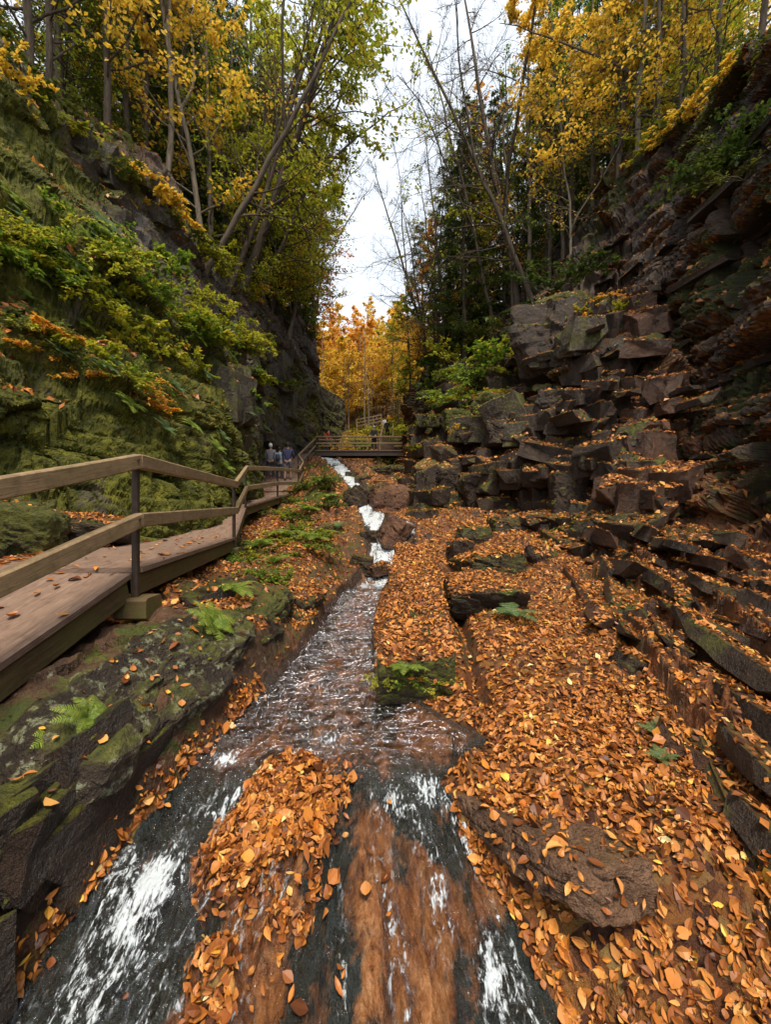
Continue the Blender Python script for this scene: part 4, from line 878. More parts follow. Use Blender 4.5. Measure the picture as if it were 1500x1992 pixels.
def person(loc, rz, H, top, legs, head, label, shorts=False, arm=(0,0), step=.08, cap=None, pack=None, bend=0., long_coat=False, group=None):
    r = empty('person', tuple(loc), rz, H/1.75); tag(r, label, 'person', group)
    hip, sh = .92, 1.42; b = bend
    J = dict(pel=(0,0,hip,.13,.10), wai=(0,b*.3,1.1,.125,.09), ch=(0,b*.7,1.30,.155,.10), nk=(0,b+.01,1.50,.055,.055), hd=(0,b+.03,1.62,.075,.09), tp=(0,b+.02,1.72,.055,.06))
    ks = list(J); pts = [J[k] for k in ks]; ed = [(i, i+1) for i in range(5)]
    def add(p, par): pts.append(p); ed.append((par, len(pts)-1)); return len(pts)-1
    hands = []
    for s in (-1, 1):
        st_ = step*s
        a = add((s*.10,0,hip-.07,.09), 0); k_ = add((s*.105,st_*.6,.50,.06), a); an = add((s*.11,st_,.09,.04), k_); add((s*.12,st_+.13,.04,.035), an)
        a = add((s*.19,b*.85,sh-.02,.055), 2); af = arm[0 if s < 0 else 1]
        el = add((s*.25,b*.8+.18*af-.03,1.15+.03*af,.042), a); wr = add((s*.21,b*.8+.40*af+.04,.92+.22*af,.03), el)
        pm = add((s*.205,b*.8+.45*af+.05,.85+.22*af,.032), wr)
        for q in range(4): add((s*(.19+.012*q),b*.8+.47*af+.03+.018*q,.765+.22*af+.006*abs(q-2),.0085), pm)
        add((s*.175,b*.8+.48*af+.08,.83+.22*af,.010), pm)
    skin('body', pts, ed, SKIN, r, 2)
    # jacket: torso and sleeves
    bot = .62 if long_coat else .86
    tp = [(0,0,bot,.16,.125),(0,b*.3,1.1,.155,.12),(0,b*.7,1.31,.175,.125),(0,b*.9,1.46,.085,.08)]; te = [(0,1),(1,2),(2,3)]
    for s in (-1, 1):
        af = arm[0 if s < 0 else 1]
        tp.append((s*.20,b*.85,sh-.02,.07)); te.append((2,len(tp)-1))
        tp.append((s*.26,b*.8+.18*af-.03,1.15+.03*af,.058)); te.append((len(tp)-2,len(tp)-1))
        tp.append((s*.215,b*.8+.38*af+.03,.95+.22*af,.045)); te.append((len(tp)-2,len(tp)-1))
    skin('jacket', tp, te, top, r, 2)
    lp_ = [(0,0,hip+.03,.15,.115)]; le = []
    for s in (-1, 1):
        st_ = step*s; i0 = len(lp_)
        lp_ += [(s*.10,0,hip-.09,.10),(s*.108,st_*.6,.52 if not shorts else .54,.078)]; le += [(0,i0),(i0,i0+1)]
        if not shorts: lp_.append((s*.11,st_,.12,.058)); le.append((i0+1,i0+2))
    skin('shorts' if shorts else 'trousers', lp_, le, legs, r, 2)
    for s in (-1, 1):
        st_ = step*s
        skin('shoe', [(s*.11,st_-.04,.045,.05,.04),(s*.115,st_+.06,.04,.05,.035),(s*.12,st_+.17,.035,.04,.028)], [(0,1),(1,2)], SHOE, r, 1)
    v, f = ico(3)
    hv = v*np.array([.095,.115,.12])+np.array([0,b+.0,1.655]); keep = (v[:, 2] > -.15-.6*(v[:, 1] < -.1)*1)
    fk = f[keep[f].all(1)]
    me = npmesh('cap' if cap else 'hair', hv*1.0, tris=fk, smooth=True); link('cap' if cap else 'hair', me, cap or head, r)
    if pack: rp = skin('backpack', [(0,b*.3-.2,1.0,.15,.09),(0,b*.7-.21,1.2,.16,.10),(0,b*.8-.19,1.38,.12,.08)], [(0,1),(1,2)], pack, r, 2)
    return r
grey = cmat('grey_shirt', (.23,.21,.24)); navy = cmat('navy_jacket', (.045,.05,.12)); blue = cmat('pale_blue_jacket', (.28,.38,.48)); blk = cmat('black_cloth', (.014,.014,.018))
den = cmat('dark_denim', (.05,.06,.09)); red = cmat('red_jacket', (.45,.03,.02)); wht = cmat('white_cloth', (.75,.75,.75)); khk = cmat('grey_shorts', (.12,.12,.16)); brn = cmat('dark_brown_cloth', (.09,.06,.05))
person((-5.50,19.2,1.55), .1, 1.72, grey, den, HAIR, 'person in a grey shirt and white cap walking away on the boardwalk', cap=wht, arm=(.2,.1))
person((-5.02,19.0,1.48), -.2, 1.60, blue, den, HAIR, 'person in a pale blue jacket between two others on the boardwalk', arm=(.1,.3), pack=den)
person((-4.60,18.9,1.48), 0, 1.78, navy, khk, HAIR, 'person in a navy jacket and shorts walking on the boardwalk', shorts=True, arm=(.3,.5), step=.12)
person((-4.92,20.2,1.90), .2, 1.62, brn, den, HAIR, 'person in dark brown half hidden behind the navy jacket', arm=(.1,.1))
person((-.78,27.5,4.17), R(160), 1.72, blk, blk, HAIR, 'person in black standing at the footbridge railing', arm=(.6,.6), cap=cmat('grey_cap',(.3,.29,.28)), long_coat=True)
person((-4.25,28.9,4.3), R(-70), 1.7, red, den, HAIR, 'person in a red jacket and backpack bent forward at the left bridge end', bend=.12, pack=red, arm=(.5,.5))
person((-5.0,27.8,4.55), R(-60), 1.65, red, den, HAIR, 'person in red with dark hair left of the bridge end by the rock', arm=(.3,.3), pack=blk)
person((.16,35.6,6.45), 0, 1.75, blk, blk, HAIR, 'person in black climbing the staircase behind the footbridge', long_coat=True)
person((-.05,39.4,7.6), 0, 1.7, cmat('pale_grey_top', (.4,.4,.4)), den, HAIR, 'person in a white top near the head of the staircase')
person((.32,31.5,5.15), R(180), 1.1, wht, khk, HAIR, 'child in pale clothes coming down the staircase') if False else None
person((-1.0,44.5,9.0), R(90), 1.7, navy, den, HAIR, 'person in navy behind the rail fence above the staircase')
person((-2.0,45.0,9.1), R(90), 1.7, den, den, HAIR, 'person in dark denim behind the left end of the rail fence')
person((-5.0,36.6,9.1), R(180), 1.7, brn, den, HAIR, 'person in brown on top of the pale rock face', cap=red)

def hit(px_, py_, r=6):
    best = None
    for A_ in [r_[0] for r_ in ROCKS]+[FP.reshape(-1, 3)]:
        y = np.maximum(A_[:, 1], .3); m = (A_[:, 1] > .3)&(np.abs(750+F*A_[:, 0]/y-px_) < r)&(np.abs(996-F*A_[:, 2]/y-py_) < r)
        if m.any():
            q = A_[m][np.argmin(A_[m][:, 1])]
            if best is None or q[1] < best[1]: best = q
    return best
# ------------------------------------------------------------------ trees
def tube(path, rad, k=6):
    path = np.asarray(path, float); n = len(path); rad = np.asarray(rad, float)
    t = np.gradient(path, axis=0); t /= np.linalg.norm(t, axis=1, keepdims=True)+1e-9
    ref = np.where(np.abs(t[:, 2:3]) > .9, np.array([[1., 0, 0]]), np.array([[0., 0, 1]]))
    u = np.cross(t, ref); u /= np.linalg.norm(u, axis=1, keepdims=True)+1e-9; w = np.cross(t, u)
    a = np.linspace(0, 2*np.pi, k, endpoint=False)
    v = path[:, None]+rad[:, None, None]*(np.cos(a)[None, :, None]*u[:, None]+np.sin(a)[None, :, None]*w[:, None])
    i = np.arange(n-1)[:, None]*k; j = np.arange(k)[None]; j2 = (j+1) % k
    return v.reshape(-1, 3), np.stack([i+j, i+j2, i+k+j2, i+k+j], -1).reshape(-1, 4)
class Acc:
    def __init__(s): s.v = []; s.q = []; s.n = 0; s.r = []
    def add(s, v, q, r=None):
        s.v.append(v); s.q.append(q+s.n); s.n += len(v)
        s.r.append(np.full(len(v), .5) if r is None else r)
    def mesh(s, name, smooth=False):
        return npmesh(name, np.concatenate(s.v), quads=np.concatenate(s.q), attrs=dict(rnd=np.concatenate(s.r)), smooth=smooth)
def leafcards(P, D, size, rs, wid=.62, fold=.25, flat=.6):
    """rhombic folded leaves at P pointing along D: 2 quads-as-one kite each"""
    n = len(P); D = D/(np.linalg.norm(D, axis=1, keepdims=True)+1e-9)
    up = rs.normal(0, 1, (n, 3))*(1-flat)+np.array([0, 0, 1])*flat*1.6
    S = np.cross(D, up); S /= np.linalg.norm(S, axis=1, keepdims=True)+1e-9; N = np.cross(S, D)
    sz = (size*rs.uniform(.65, 1.25, n))[:, None]
    a = P; b = P+D*sz*.45+S*sz*wid*.5+N*sz*fold*.3; c = P+D*sz; d_ = P+D*sz*.45-S*sz*wid*.5+N*sz*fold*.3
    V = np.stack([a, b, c, d_], 1).reshape(-1, 3); q = np.arange(n*4).reshape(-1, 4)
    return V, q
def curve(p0, d0, L, n, rs, wob=.15, lift=0.):
    p = [np.array(p0, float)]; d = np.array(d0, float); d /= np.linalg.norm(d)
    for i in range(n):
        d = d+rs.normal(0, wob, 3)+np.array([0, 0, lift]); d /= np.linalg.norm(d); p.append(p[-1]+d*L/n)
    return np.array(p)
def deciduous(seed, H=13, r0=.16, crown0=.25, spread=3.0, nb=34, per=9, lps=7, leaf=.11, droop=.0, lean=(0, 0), forks=0, k=6, leaves=True, twigs=6):
    rs = np.random.RandomState(seed); wood = Acc(); lv = Acc()
    n = 16; tz = np.linspace(0, 1, n)
    path = np.stack([lean[0]*H*tz**1.3+.15*np.cumsum(rs.normal(0, .28, n)), lean[1]*H*tz**1.3+.15*np.cumsum(rs.normal(0, .28, n)), H*tz], -1); path[0, :2] = 0
    rad = r0*(1-tz)**.8+.012; rad[0] *= 1.45; wood.add(*tube(path, rad, 8)); trunks = [(path, rad)]
    for q in range(forks):
        t = rs.uniform(.3, .55); i = int(t*(n-1)); a = rs.uniform(0, 6.28); dd = np.array([np.cos(a)*.55, np.sin(a)*.55, 1])
        p = curve(path[i], dd, H*(1-t)*.9, 9, rs, .10, .05); rd = np.linspace(rad[i]*.7, .012, 10); wood.add(*tube(p, rd, 6)); trunks.append((p, rd))
    for b_ in range(nb):
        pt, rd = trunks[rs.randint(len(trunks)) if rs.rand() < .6 else 0]
        lo = crown0 if pt is path else .1
        t = lo+(1-lo)*(b_+rs.rand())/nb; fi = min(t*(len(pt)-1), len(pt)-1.001); i = int(fi)
        p0 = pt[i]+(pt[i+1]-pt[i])*(fi-i); a = rs.uniform(0, 6.28)+b_*2.4
        L = spread*(1.15-t)*rs.uniform(.6, 1.15)**1+.3
        dd = np.array([np.cos(a), np.sin(a), rs.uniform(.15, .85)-droop])
        bp = curve(p0, dd, L, 7, rs, .16, .02-droop*.05); br = np.linspace(max(.011, rd[i]*.38), .006, 8)
        wood.add(*tube(bp, br, 5))
        for q in range(twigs):
            f2 = rs.uniform(.25, 1)*6.99; j = int(f2); pp = bp[j]+(bp[j+1]-bp[j])*(f2-j)
            base = bp[j+1]-bp[j]; base /= np.linalg.norm(base)+1e-9; dv = base+rs.normal(0, .75, 3); dv[2] = dv[2]*.6
            tl = L*rs.uniform(.18, .42); tp = curve(pp, dv, tl, 4, rs, .22, -.02)
            wood.add(*tube(tp, np.linspace(.007, .003, 5), 3))
            if not leaves:
                for z in range(3):
                    jj = rs.randint(1, 5); t2 = curve(tp[jj], (tp[jj]-tp[jj-1])+rs.normal(0, .1, 3), tl*.5, 3, rs, .25); wood.add(*tube(t2, np.linspace(.004, .002, 4), 3))
            nl = lps*per//3
            if nl:
                fi2 = rs.uniform(0, 3.99, nl); jj = fi2.astype(int); P = tp[jj]+(tp[jj+1]-tp[jj])*(fi2-jj)[:, None]+rs.normal(0, tl*.13, (nl, 3))*np.array([1, 1, .45])
                D = rs.normal(0, 1, (nl, 3))*np.array([1, 1, .5])+np.array([0, 0, -.35]); V, Q = leafcards(P, D, leaf, rs)
                lv.add(V, Q, np.repeat(np.clip(rs.normal(.5, .22, nl)+rs.normal(0, .12), 0, 1), 4))
    return wood.mesh('trunk', True), (lv.mesh('crown') if lv.n else None)
def conifer(seed, H=16, r0=.2, crown0=.12, spread=2.4, nb=85, dens=1., droop=.25, thin=1.):
    rs = np.random.RandomState(seed); wood = Acc(); lv = Acc()
    n = 10; tz = np.linspace(0, 1, n); path = np.stack([.08*np.cumsum(rs.normal(0, .2, n)), .08*np.cumsum(rs.normal(0, .2, n)), H*tz], -1); path[0, :2] = 0
    rad = r0*(1-tz)**.9+.012; rad[0] *= 1.3; wood.add(*tube(path, rad, 8))
    for k in range(14):                        # dead lower limbs
        z = rs.uniform(.04, crown0+.2)*H; a = rs.uniform(0, 6.28); p = curve((0, 0, z), (np.cos(a), np.sin(a), -.05), rs.uniform(.4, 1.5), 4, rs, .2); wood.add(*tube(p, np.linspace(.014, .004, 5), 3))
    for b_ in range(nb):
        t = crown0+(1-crown0)*((b_+rs.rand())/nb)**.9; a = b_*2.4+rs.uniform(-.5, .5)
        L = spread*(1-t)**.75*rs.uniform(.55, 1.1)+.2; z = t*H
        x0 = np.array([np.interp(z, path[:, 2], path[:, 0]), np.interp(z, path[:, 2], path[:, 1]), z])
        dd = np.array([np.cos(a), np.sin(a), .12]); p = curve(x0, dd, L, 6, rs, .07, -droop*.22); wood.add(*tube(p, np.linspace(.022*(1-t)+.008, .004, 7), 3))
        m = int((14+L*19)*dens); f = rs.uniform(.12, 1, m)**.8*5.99; j = f.astype(int); pp = p[j]+(p[j+1]-p[j])*(f-j)[:, None]
        base = p[j+1]-p[j]; base /= np.linalg.norm(base, axis=1, keepdims=True); side = np.stack([-base[:, 1], base[:, 0], base[:, 2]*0], -1)*rs.choice([-1, 1], m)[:, None]
        tl = (.16+.24*(1-f/6))*L*.55+.08; dv = base*.7+side*.85+rs.normal(0, .14, (m, 3)); dv[:, 2] -= .12; dv /= np.linalg.norm(dv, axis=1, keepdims=True)
        ns = 5
        for q in range(ns):                     # needle sprays along each twig
            c = pp+dv*(tl*(q+.3)/ns)[:, None]; c[:, 2] -= (q/ns)**2*tl*.25
            sd2 = np.stack([-dv[:, 1], dv[:, 0], dv[:, 2]*0], -1)*(1 if q % 2 else -1)
            D = dv*.8+sd2*.7+rs.normal(0, .22, (m, 3)); V, Q = leafcards(c, D, .155*thin, rs, wid=.27, fold=.1, flat=.55)
            lv.add(V, Q, np.repeat(np.clip(rs.normal(.45, .2, m), 0, 1), 4))
    return wood.mesh('trunk', True), lv.mesh('crown')
print('arch')
ARCH = {}
for k in range(4): ARCH['con%d' % k] = conifer(300+k, H=[17, 15, 19, 13][k], r0=[.2, .16, .24, .14][k], crown0=[.05, .03, .12, .03][k], spread=[2.9, 2.6, 3.1, 2.4][k], nb=[125, 115, 125, 95][k])
for k in range(5): ARCH['dec%d' % k] = deciduous(320+k, twigs=9, H=[14, 12, 16, 10, 13][k], r0=[.13, .10, .16, .08, .12][k], crown0=[.12, .06, .16, .05, .1][k], spread=[3.2, 2.9, 3.6, 2.5, 3.2][k], nb=[56, 50, 62, 42, 54][k], forks=[1, 0, 2, 1, 1][k], leaf=[.145, .135, .15, .13, .14][k], lean=[(.0, 0), (.06, 0), (-.05, .0), (.1, .0), (-.1, 0)][k])
ARCH['thin0'] = deciduous(340, H=13, r0=.09, crown0=.3, spread=2.4, nb=26, lps=2, per=6, leaf=.09, lean=(.03, 0), forks=1)
ARCH['thin1'] = deciduous(341, H=11, r0=.07, crown0=.2, spread=2.2, nb=24, lps=2, per=6, leaf=.09, lean=(-.08, 0), forks=1)
ARCH['bare0'] = deciduous(342, H=17, r0=.15, crown0=.22, spread=3.6, nb=54, lps=1, per=8, leaf=.08, lean=(-.09, 0), forks=2, twigs=13, leaves=False)
ARCH['bare2'] = deciduous(347, H=14, r0=.09, crown0=.15, spread=3.2, nb=44, lps=0, per=0, lean=(-.12, 0), forks=2, twigs=12, leaves=False)
ARCH['thin2'] = deciduous(348, H=12, r0=.07, crown0=.15, spread=2.6, nb=34, lps=3, per=6, leaf=.10, forks=1)
for k in range(2): ARCH['pole%d' % k] = deciduous(370+k, H=14, r0=.075+.02*k, crown0=.12, spread=1.9, nb=34, twigs=6, lps=3, per=6, leaf=.12, lean=((.03, 0), (-.04, .02))[k])
ARCH['bare1'] = deciduous(343, H=12, r0=.08, crown0=.2, spread=2.8, nb=28, lps=0, per=0, lean=(-.2, 0), forks=1, twigs=8, leaves=False)
for k in range(3): ARCH['big%d' % k] = deciduous(350+k, H=9.5+k, r0=.09, crown0=.16, spread=3.2, nb=40, twigs=7, lps=6, per=8, leaf=.15, lean=[(.08, -.05), (-.1, -.05), (.0, -.1)][k], forks=1)
for k in range(3): ARCH['far%d' % k] = deciduous(360+k, H=13, r0=.13, crown0=.14, spread=3.6, nb=60, twigs=8, lps=7, per=5, leaf=.27, forks=1)
def tree(kind, base, sc, rz, mat, label, group=None, bark='bark', tilt=(0, 0)):
    tm, cm = ARCH[kind]
    nm = 'conifer' if kind.startswith('con') else ('bare_tree' if kind.startswith('bare') else 'deciduous_tree')
    r = empty(nm, tuple(base), rz, sc); r.rotation_euler = (tilt[0], tilt[1], rz)
    tag(r, label, 'tree', group)
    for n_, me, mt in (('trunk', tm, M[bark]), ('crown', cm, M[mat] if mat else None)):
        if me is None: continue
        o = bpy.data.objects.new(n_, me); COL.objects.link(o); o.parent = r
        if not me.materials: me.materials.append(mt)
        o.material_slots[0].link = 'OBJECT'; o.material_slots[0].material = mt
    return r
LCN = dict(l_yellow='yellow', l_orange='orange', l_lime='yellow green', l_green='green', l_red='red', needle='dark green', needle_b='olive green')
# (kind, px, py of the foot, Y, scale, crown, bark, label)
TR_ = [
 # left rim, near to far
 ('big0',60,40,9.2,1.0,'l_yellow','bark','yellow leaved tree at the top left corner above the mossy cliff'),
 ('con1',115,110,12,.9,'needle_b','bark','slim dark trunk conifer on the near end of the left rim'),
 ('dec1',165,150,15,1.0,'l_lime','bark_l','yellow green tree behind the near left rim'),
 ('big2',205,230,11.5,1.05,'l_yellow','bark','yellow tree hanging its leaves over the upper left of the cliff'),
 ('con3',265,270,15,1.1,'needle','bark','dark hemlock behind the yellow tree on the left rim'),
 ('thin0',320,330,13.5,1.1,'l_yellow','bark_l','slender pale trunk, sparse yellow leaves on the left rim'),
 ('dec0',290,260,20,1.1,'l_lime','bark','broad yellow green tree set back on the left rim'),
 ('con0',370,350,19,1.,'needle','bark','tall dark hemlock set back above the grey rocks at left'),
 ('big1',395,470,14.2,1.15,'l_yellow','bark_l','golden tree with pale trunk rising from the left rock edge'),
 ('con2',445,480,18.5,.9,'needle','bark','tall straight hemlock with a bare lower trunk on the left rim'),
 ('dec2',470,520,19,1.0,'l_lime','bark','leaning double trunked tree above the left cliff corner'),
 ('con0',500,560,22,.95,'needle','bark','dense dark hemlock left of centre'),
 ('con1',535,590,25,1.05,'needle','bark','narrow dark hemlock next to the dense one left of centre'),
 ('dec4',545,600,21,1.0,'l_lime','bark','lime leaved tree reaching over the gorge from the left'),
 ('con3',570,620,27,.95,'needle','bark','smaller hemlock near the far end of the left cliff'),
 ('dec1',585,640,26,1.15,'l_green','bark','green leaved tree leaning out at the far left cliff end'),
 ('thin1',600,650,29,1.1,'l_red','bark','thin tree with red leaves against the sky at left of centre'),
 ('con1',598,650,32,.55,'needle','bark','small lone hemlock against the sky left of centre'),
 ('dec3',610,650,34,1.,'l_orange','bark','orange tree behind the end of the left cliff'),
 ('dec0',420,330,26,1.25,'l_yellow','bark','tall yellow tree far back above the left rim'),
 ('con2',330,250,25,1.0,'needle_b','bark','tall olive conifer far back on the left'),
 ('dec4',230,120,22,1.2,'l_green','bark','green tree far back at upper left'),
 ('con2',160,60,20,1.0,'needle','bark','tall dark conifer far back at upper left'),
 ('con0',490,420,30,1.1,'needle','bark','tall dark conifer behind the leaning double trunk'),
 # right rim, far to near
 ('dec3',800,745,31,1.05,'l_lime','bark','yellow green tree right behind the footbridge end'),
 ('con1',830,715,30,.9,'needle_b','bark','olive conifer at the far end of the right cliff'),
 ('bare1',835,700,27,1.05,None,'bark','bare crooked tree leaning over the stream from the right'),
 ('dec1',850,690,28,.95,'l_orange','bark','small orange tree at the far right cliff end'),
 ('con3',880,670,26,1.0,'needle','bark','dark hemlock right of centre with drooping limbs'),
 ('bare0',962,500,19,1.15,None,'bark','tall nearly bare tree leaning left against the sky'),
 ('con1',915,650,24,1.0,'needle','bark','dark hemlock behind the tall nearly bare tree'),
 ('con0',950,630,26,.95,'needle_b','bark','olive hemlock above the middle of the right cliff'),
 ('dec4',940,620,27,1.1,'l_orange','bark','rusty orange tree between the hemlocks at right'),
 ('con3',990,610,22,1.0,'needle','bark','hemlock with thin lower limbs above the outcrop'),
 ('thin1',1000,600,19,1.0,'l_orange','bark','thin sapling with a few orange leaves above the outcrop'),
 ('con2',1090,520,20,.95,'needle','bark','thick trunked conifer on the right rim'),
 ('thin0',1045,580,16.5,.9,'l_yellow','bark','slender dark sapling standing on the outcrop top'),
 ('thin1',1062,590,15.5,.8,'l_yellow','bark_l','second slender sapling beside the one on the outcrop top'),
 ('big1',1120,430,17.5,1.1,'l_yellow','bark_l','bright yellow tree in the middle of the right rim'),
 ('con0',1150,400,23,1.0,'needle','bark','dark hemlock behind the bright yellow tree at right'),
 ('big0',1185,360,15.5,1.0,'l_yellow','bark','yellow tree leaning left over the right rim'),
 ('con1',1225,330,18,1.,'needle_b','bark','olive conifer behind the leaning yellow tree'),
 ('dec0',1170,350,26,1.2,'l_lime','bark','yellow green tree far back above the right rim'),
 ('thin0',1248,300,14.2,1.,'l_yellow','bark_l','pale thin trunk with a few yellow leaves on the right rim'),
 ('dec4',1262,250,14.,.9,'l_yellow','bark','dark curved trunk with golden leaves on the right rim'),
 ('con3',1310,220,17,1.0,'needle_b','bark','olive conifer near the top right'),
 ('dec1',1380,160,14,.9,'l_lime','bark','yellow green tree above the near right rim'),
 ('con0',1420,120,20,.9,'needle_b','bark','olive conifer set back at the top right'),
 ('big2',1470,80,10.5,.9,'l_yellow','bark','leaning tree with yellow leaves at the top right corner'),
 ('con2',1040,480,30,1.05,'needle','bark','tall conifer far back right of centre'),
 ('dec2',1080,420,32,1.2,'l_lime','bark','tall yellow green tree far back right of centre'),
 ('con0',1260,200,27,1.05,'needle','bark','tall dark conifer far back at upper right'),
 ('dec3',520,585,17.5,1.0,'l_lime','bark','small yellow green tree spreading over the left cliff corner'),
 ('dec4',585,640,20,1.15,'l_lime','bark','lime tree whose crown overhangs the sky gap from the left'),
 ('dec1',600,640,23,1.1,'l_yellow','bark','yellowish tree overhanging the sky gap above the stream'),
 ('dec3',612,655,30,1.2,'l_red','bark','small reddish tree at the far left cliff end'),
 ('dec2',300,200,31,1.15,'l_lime','bark','tall lime tree deep in the left wood'),
 ('dec0',530,450,34,1.2,'l_lime','bark','tall yellow green tree deep in the wood left of centre'),
 ('con1',250,200,18.5,1.1,'needle','bark','slim hemlock deep in the shade of the left wood'),
 ('con3',420,440,22,1.3,'needle','bark','bushy hemlock behind the grey rocks of the left rim'),
 ('con3',340,330,17,1.1,'needle','bark','bushy hemlock between the pale trunks at left'),
 ('dec1',440,430,24,1.2,'l_green','bark','green tree between the hemlocks of the left wood'),
 ('con1',1130,430,27,1.2,'needle','bark','hemlock deep in the wood above the right cliff'),
 ('dec3',1010,560,24,1.2,'l_lime','bark','small yellow green tree among the hemlocks right of centre'),
 ('dec1',1300,180,20,1.2,'l_yellow','bark','yellow tree deep in the wood at upper right'),
 ('con3',1190,330,19,1.2,'needle','bark','bushy hemlock behind the right rim'),
 ('con1',1350,150,24,1.2,'needle_b','bark','olive conifer deep in the wood at upper right'),
 ('dec2',1440,60,25,1.2,'l_yellow','bark','tall yellow tree deep in the wood at the top right'),
 ('con3',905,650,21.5,.9,'needle','bark','young hemlock on the rim right of centre'),
 ('dec3',935,640,22,.9,'l_lime','bark','young yellow green tree beside the young hemlock right of centre'),
 ('dec2',545,600,16.5,1.2,'l_lime','bark','tall tree leaning far out over the gorge at top centre', (0,.40)),
 ('thin2',575,630,19,1.35,'l_lime','bark','thin tree arching over the sky gap at top centre', (0,.38)),
 ('dec1',560,610,24,1.1,'l_lime','bark_l','lime tree with a pale curved trunk leaning over the stream', (0,.16)),
 ('con3',1060,560,18.5,1.0,'needle','bark','young hemlock behind the saplings on the outcrop'),

 ('bare1',590,650,22,1.3,None,'bark','bare tree with fine twigs against the sky left of the gap'),
 ('bare0',612,655,33,1.1,None,'bark','tall bare forked tree behind the far left cliff end'),
 ('thin2',470,520,13.5,1.3,'l_lime','bark','near slender tree leaning right across the top of the sky gap', (0,.48)),
 ('bare2',500,560,15.5,1.15,None,'bark','near bare tree leaning right across the top of the sky gap', (0,.42)),
 ('bare2',980,610,17.5,1.2,None,'bark','bare tree leaning left across the top of the sky gap', (0,-.30)),
 ('thin2',935,640,20,1.3,'l_lime','bark','slender leafy tree leaning left across the sky gap', (0,-.24)),
 ('bare2',575,625,22,1.1,None,'bark','bare twiggy tree leaning right over the gap from the left rim', (0,.22)),
 ('bare2',590,640,27,1.2,None,'bark','fine branched bare tree behind the one leaning over the gap', (0,.14)),
 ('thin2',595,650,25,1.2,'l_red','bark','thin red leaved tree leaning into the sky gap from the left', (0,.16)),
 ('thin2',605,655,31,1.3,'l_orange','bark','thin orange leaved tree deeper in the sky gap at left', (0,.10)),
 ('bare2',850,700,30,1.3,None,'bark','fine branched bare tree leaning left into the sky gap', (0,-.16)),
 ('thin2',865,690,25,1.1,'l_lime','bark','thin yellow green tree leaning left into the sky gap', (0,-.12)),
 ('bare2',870,680,24,1.1,None,'bark','bare many twigged tree leaning over the gap from the right'),
 ('bare2',905,660,27,1.2,None,'bark','second bare many twigged tree further right of the gap'),
 ('thin2',850,690,33,1.1,'l_red','bark','thin reddish tree on the right of the far sky gap'),
]+[(kd_, x_, y_, Y_, s_, m_, b_, lb_) for kd_, x_, y_, Y_, s_, m_, b_, lb_ in (
 ('pole0',90,90,10.5,1.,'l_lime','bark','slender dark trunk, sparse yellow green leaves, first from the near end, left rim'),('pole1',140,140,12.5,1.,'l_green','bark','slender dark trunk, sparse green leaves, second from the near end, left rim'),('pole0',240,250,13,1.1,'l_yellow','bark','slender dark trunk, sparse yellow leaves, third from the near end, left rim'),('pole1',285,300,14,1.,'l_green','bark','slender dark trunk, sparse green leaves, fourth from the near end, left rim'),
 ('pole0',350,380,15,1.,'l_green','bark','slender dark trunk, sparse green leaves, fifth from the near end, left rim'),('pole1',415,450,15.5,1.1,'l_lime','bark_l','slender pale trunk, sparse yellow green leaves, sixth from the near end, left rim'),('pole0',430,480,17,1.1,'l_green','bark','slender dark trunk, sparse green leaves, seventh from the near end, left rim'),('pole1',460,520,18,1.1,'l_green','bark','slender dark trunk, sparse green leaves, eighth from the near end, left rim'),
 ('pole0',505,570,20,1.2,'l_green','bark','slender dark trunk, sparse green leaves, ninth from the near end, left rim'),('pole1',525,590,22,1.2,'l_lime','bark','slender dark trunk, sparse yellow green leaves, tenth from the near end, left rim'),('pole0',550,610,25,1.2,'l_green','bark','slender dark trunk, sparse green leaves, eleventh from the near end, left rim'),('pole1',575,640,27,1.2,'l_lime','bark','slender dark trunk, sparse yellow green leaves, twelfth from the near end, left rim'),
 ('pole0',870,680,26,1.2,'l_lime','bark','slender dark trunk, sparse yellow green leaves, first from the far end, right rim'),('pole1',900,660,24,1.2,'l_green','bark','slender dark trunk, sparse green leaves, second from the far end, right rim'),('pole0',930,650,22.5,1.1,'l_orange','bark','slender dark trunk, sparse orange leaves, third from the far end, right rim'),('pole1',975,620,21,1.1,'l_green','bark','slender dark trunk, sparse green leaves, fourth from the far end, right rim'),
 ('pole0',1015,590,19.5,1.1,'l_lime','bark','slender dark trunk, sparse yellow green leaves, fifth from the far end, right rim'),('pole1',1035,570,18.5,1.1,'l_yellow','bark_l','slender pale trunk, sparse yellow leaves, sixth from the far end, right rim'),('pole0',1075,530,17.5,1.1,'l_green','bark','slender dark trunk, sparse green leaves, seventh from the far end, right rim'),('pole1',1110,460,17,1.1,'l_lime','bark','slender dark trunk, sparse yellow green leaves, eighth from the far end, right rim'),
 ('pole0',1160,400,16,1.,'l_green','bark','slender dark trunk, sparse green leaves, ninth from the far end, right rim'),('pole1',1205,350,15,1.,'l_lime','bark','slender dark trunk, sparse yellow green leaves, tenth from the far end, right rim'),('pole0',1275,270,13.5,1.,'l_green','bark','slender dark trunk, sparse green leaves, eleventh from the far end, right rim'),('pole1',1330,210,12.5,1.,'l_yellow','bark','slender dark trunk, sparse yellow leaves, twelfth from the far end, right rim'),('pole0',1400,150,11.5,1.,'l_lime','bark','slender dark trunk, sparse yellow green leaves, thirteenth from the far end, right rim'))]
rt = random.Random(77)
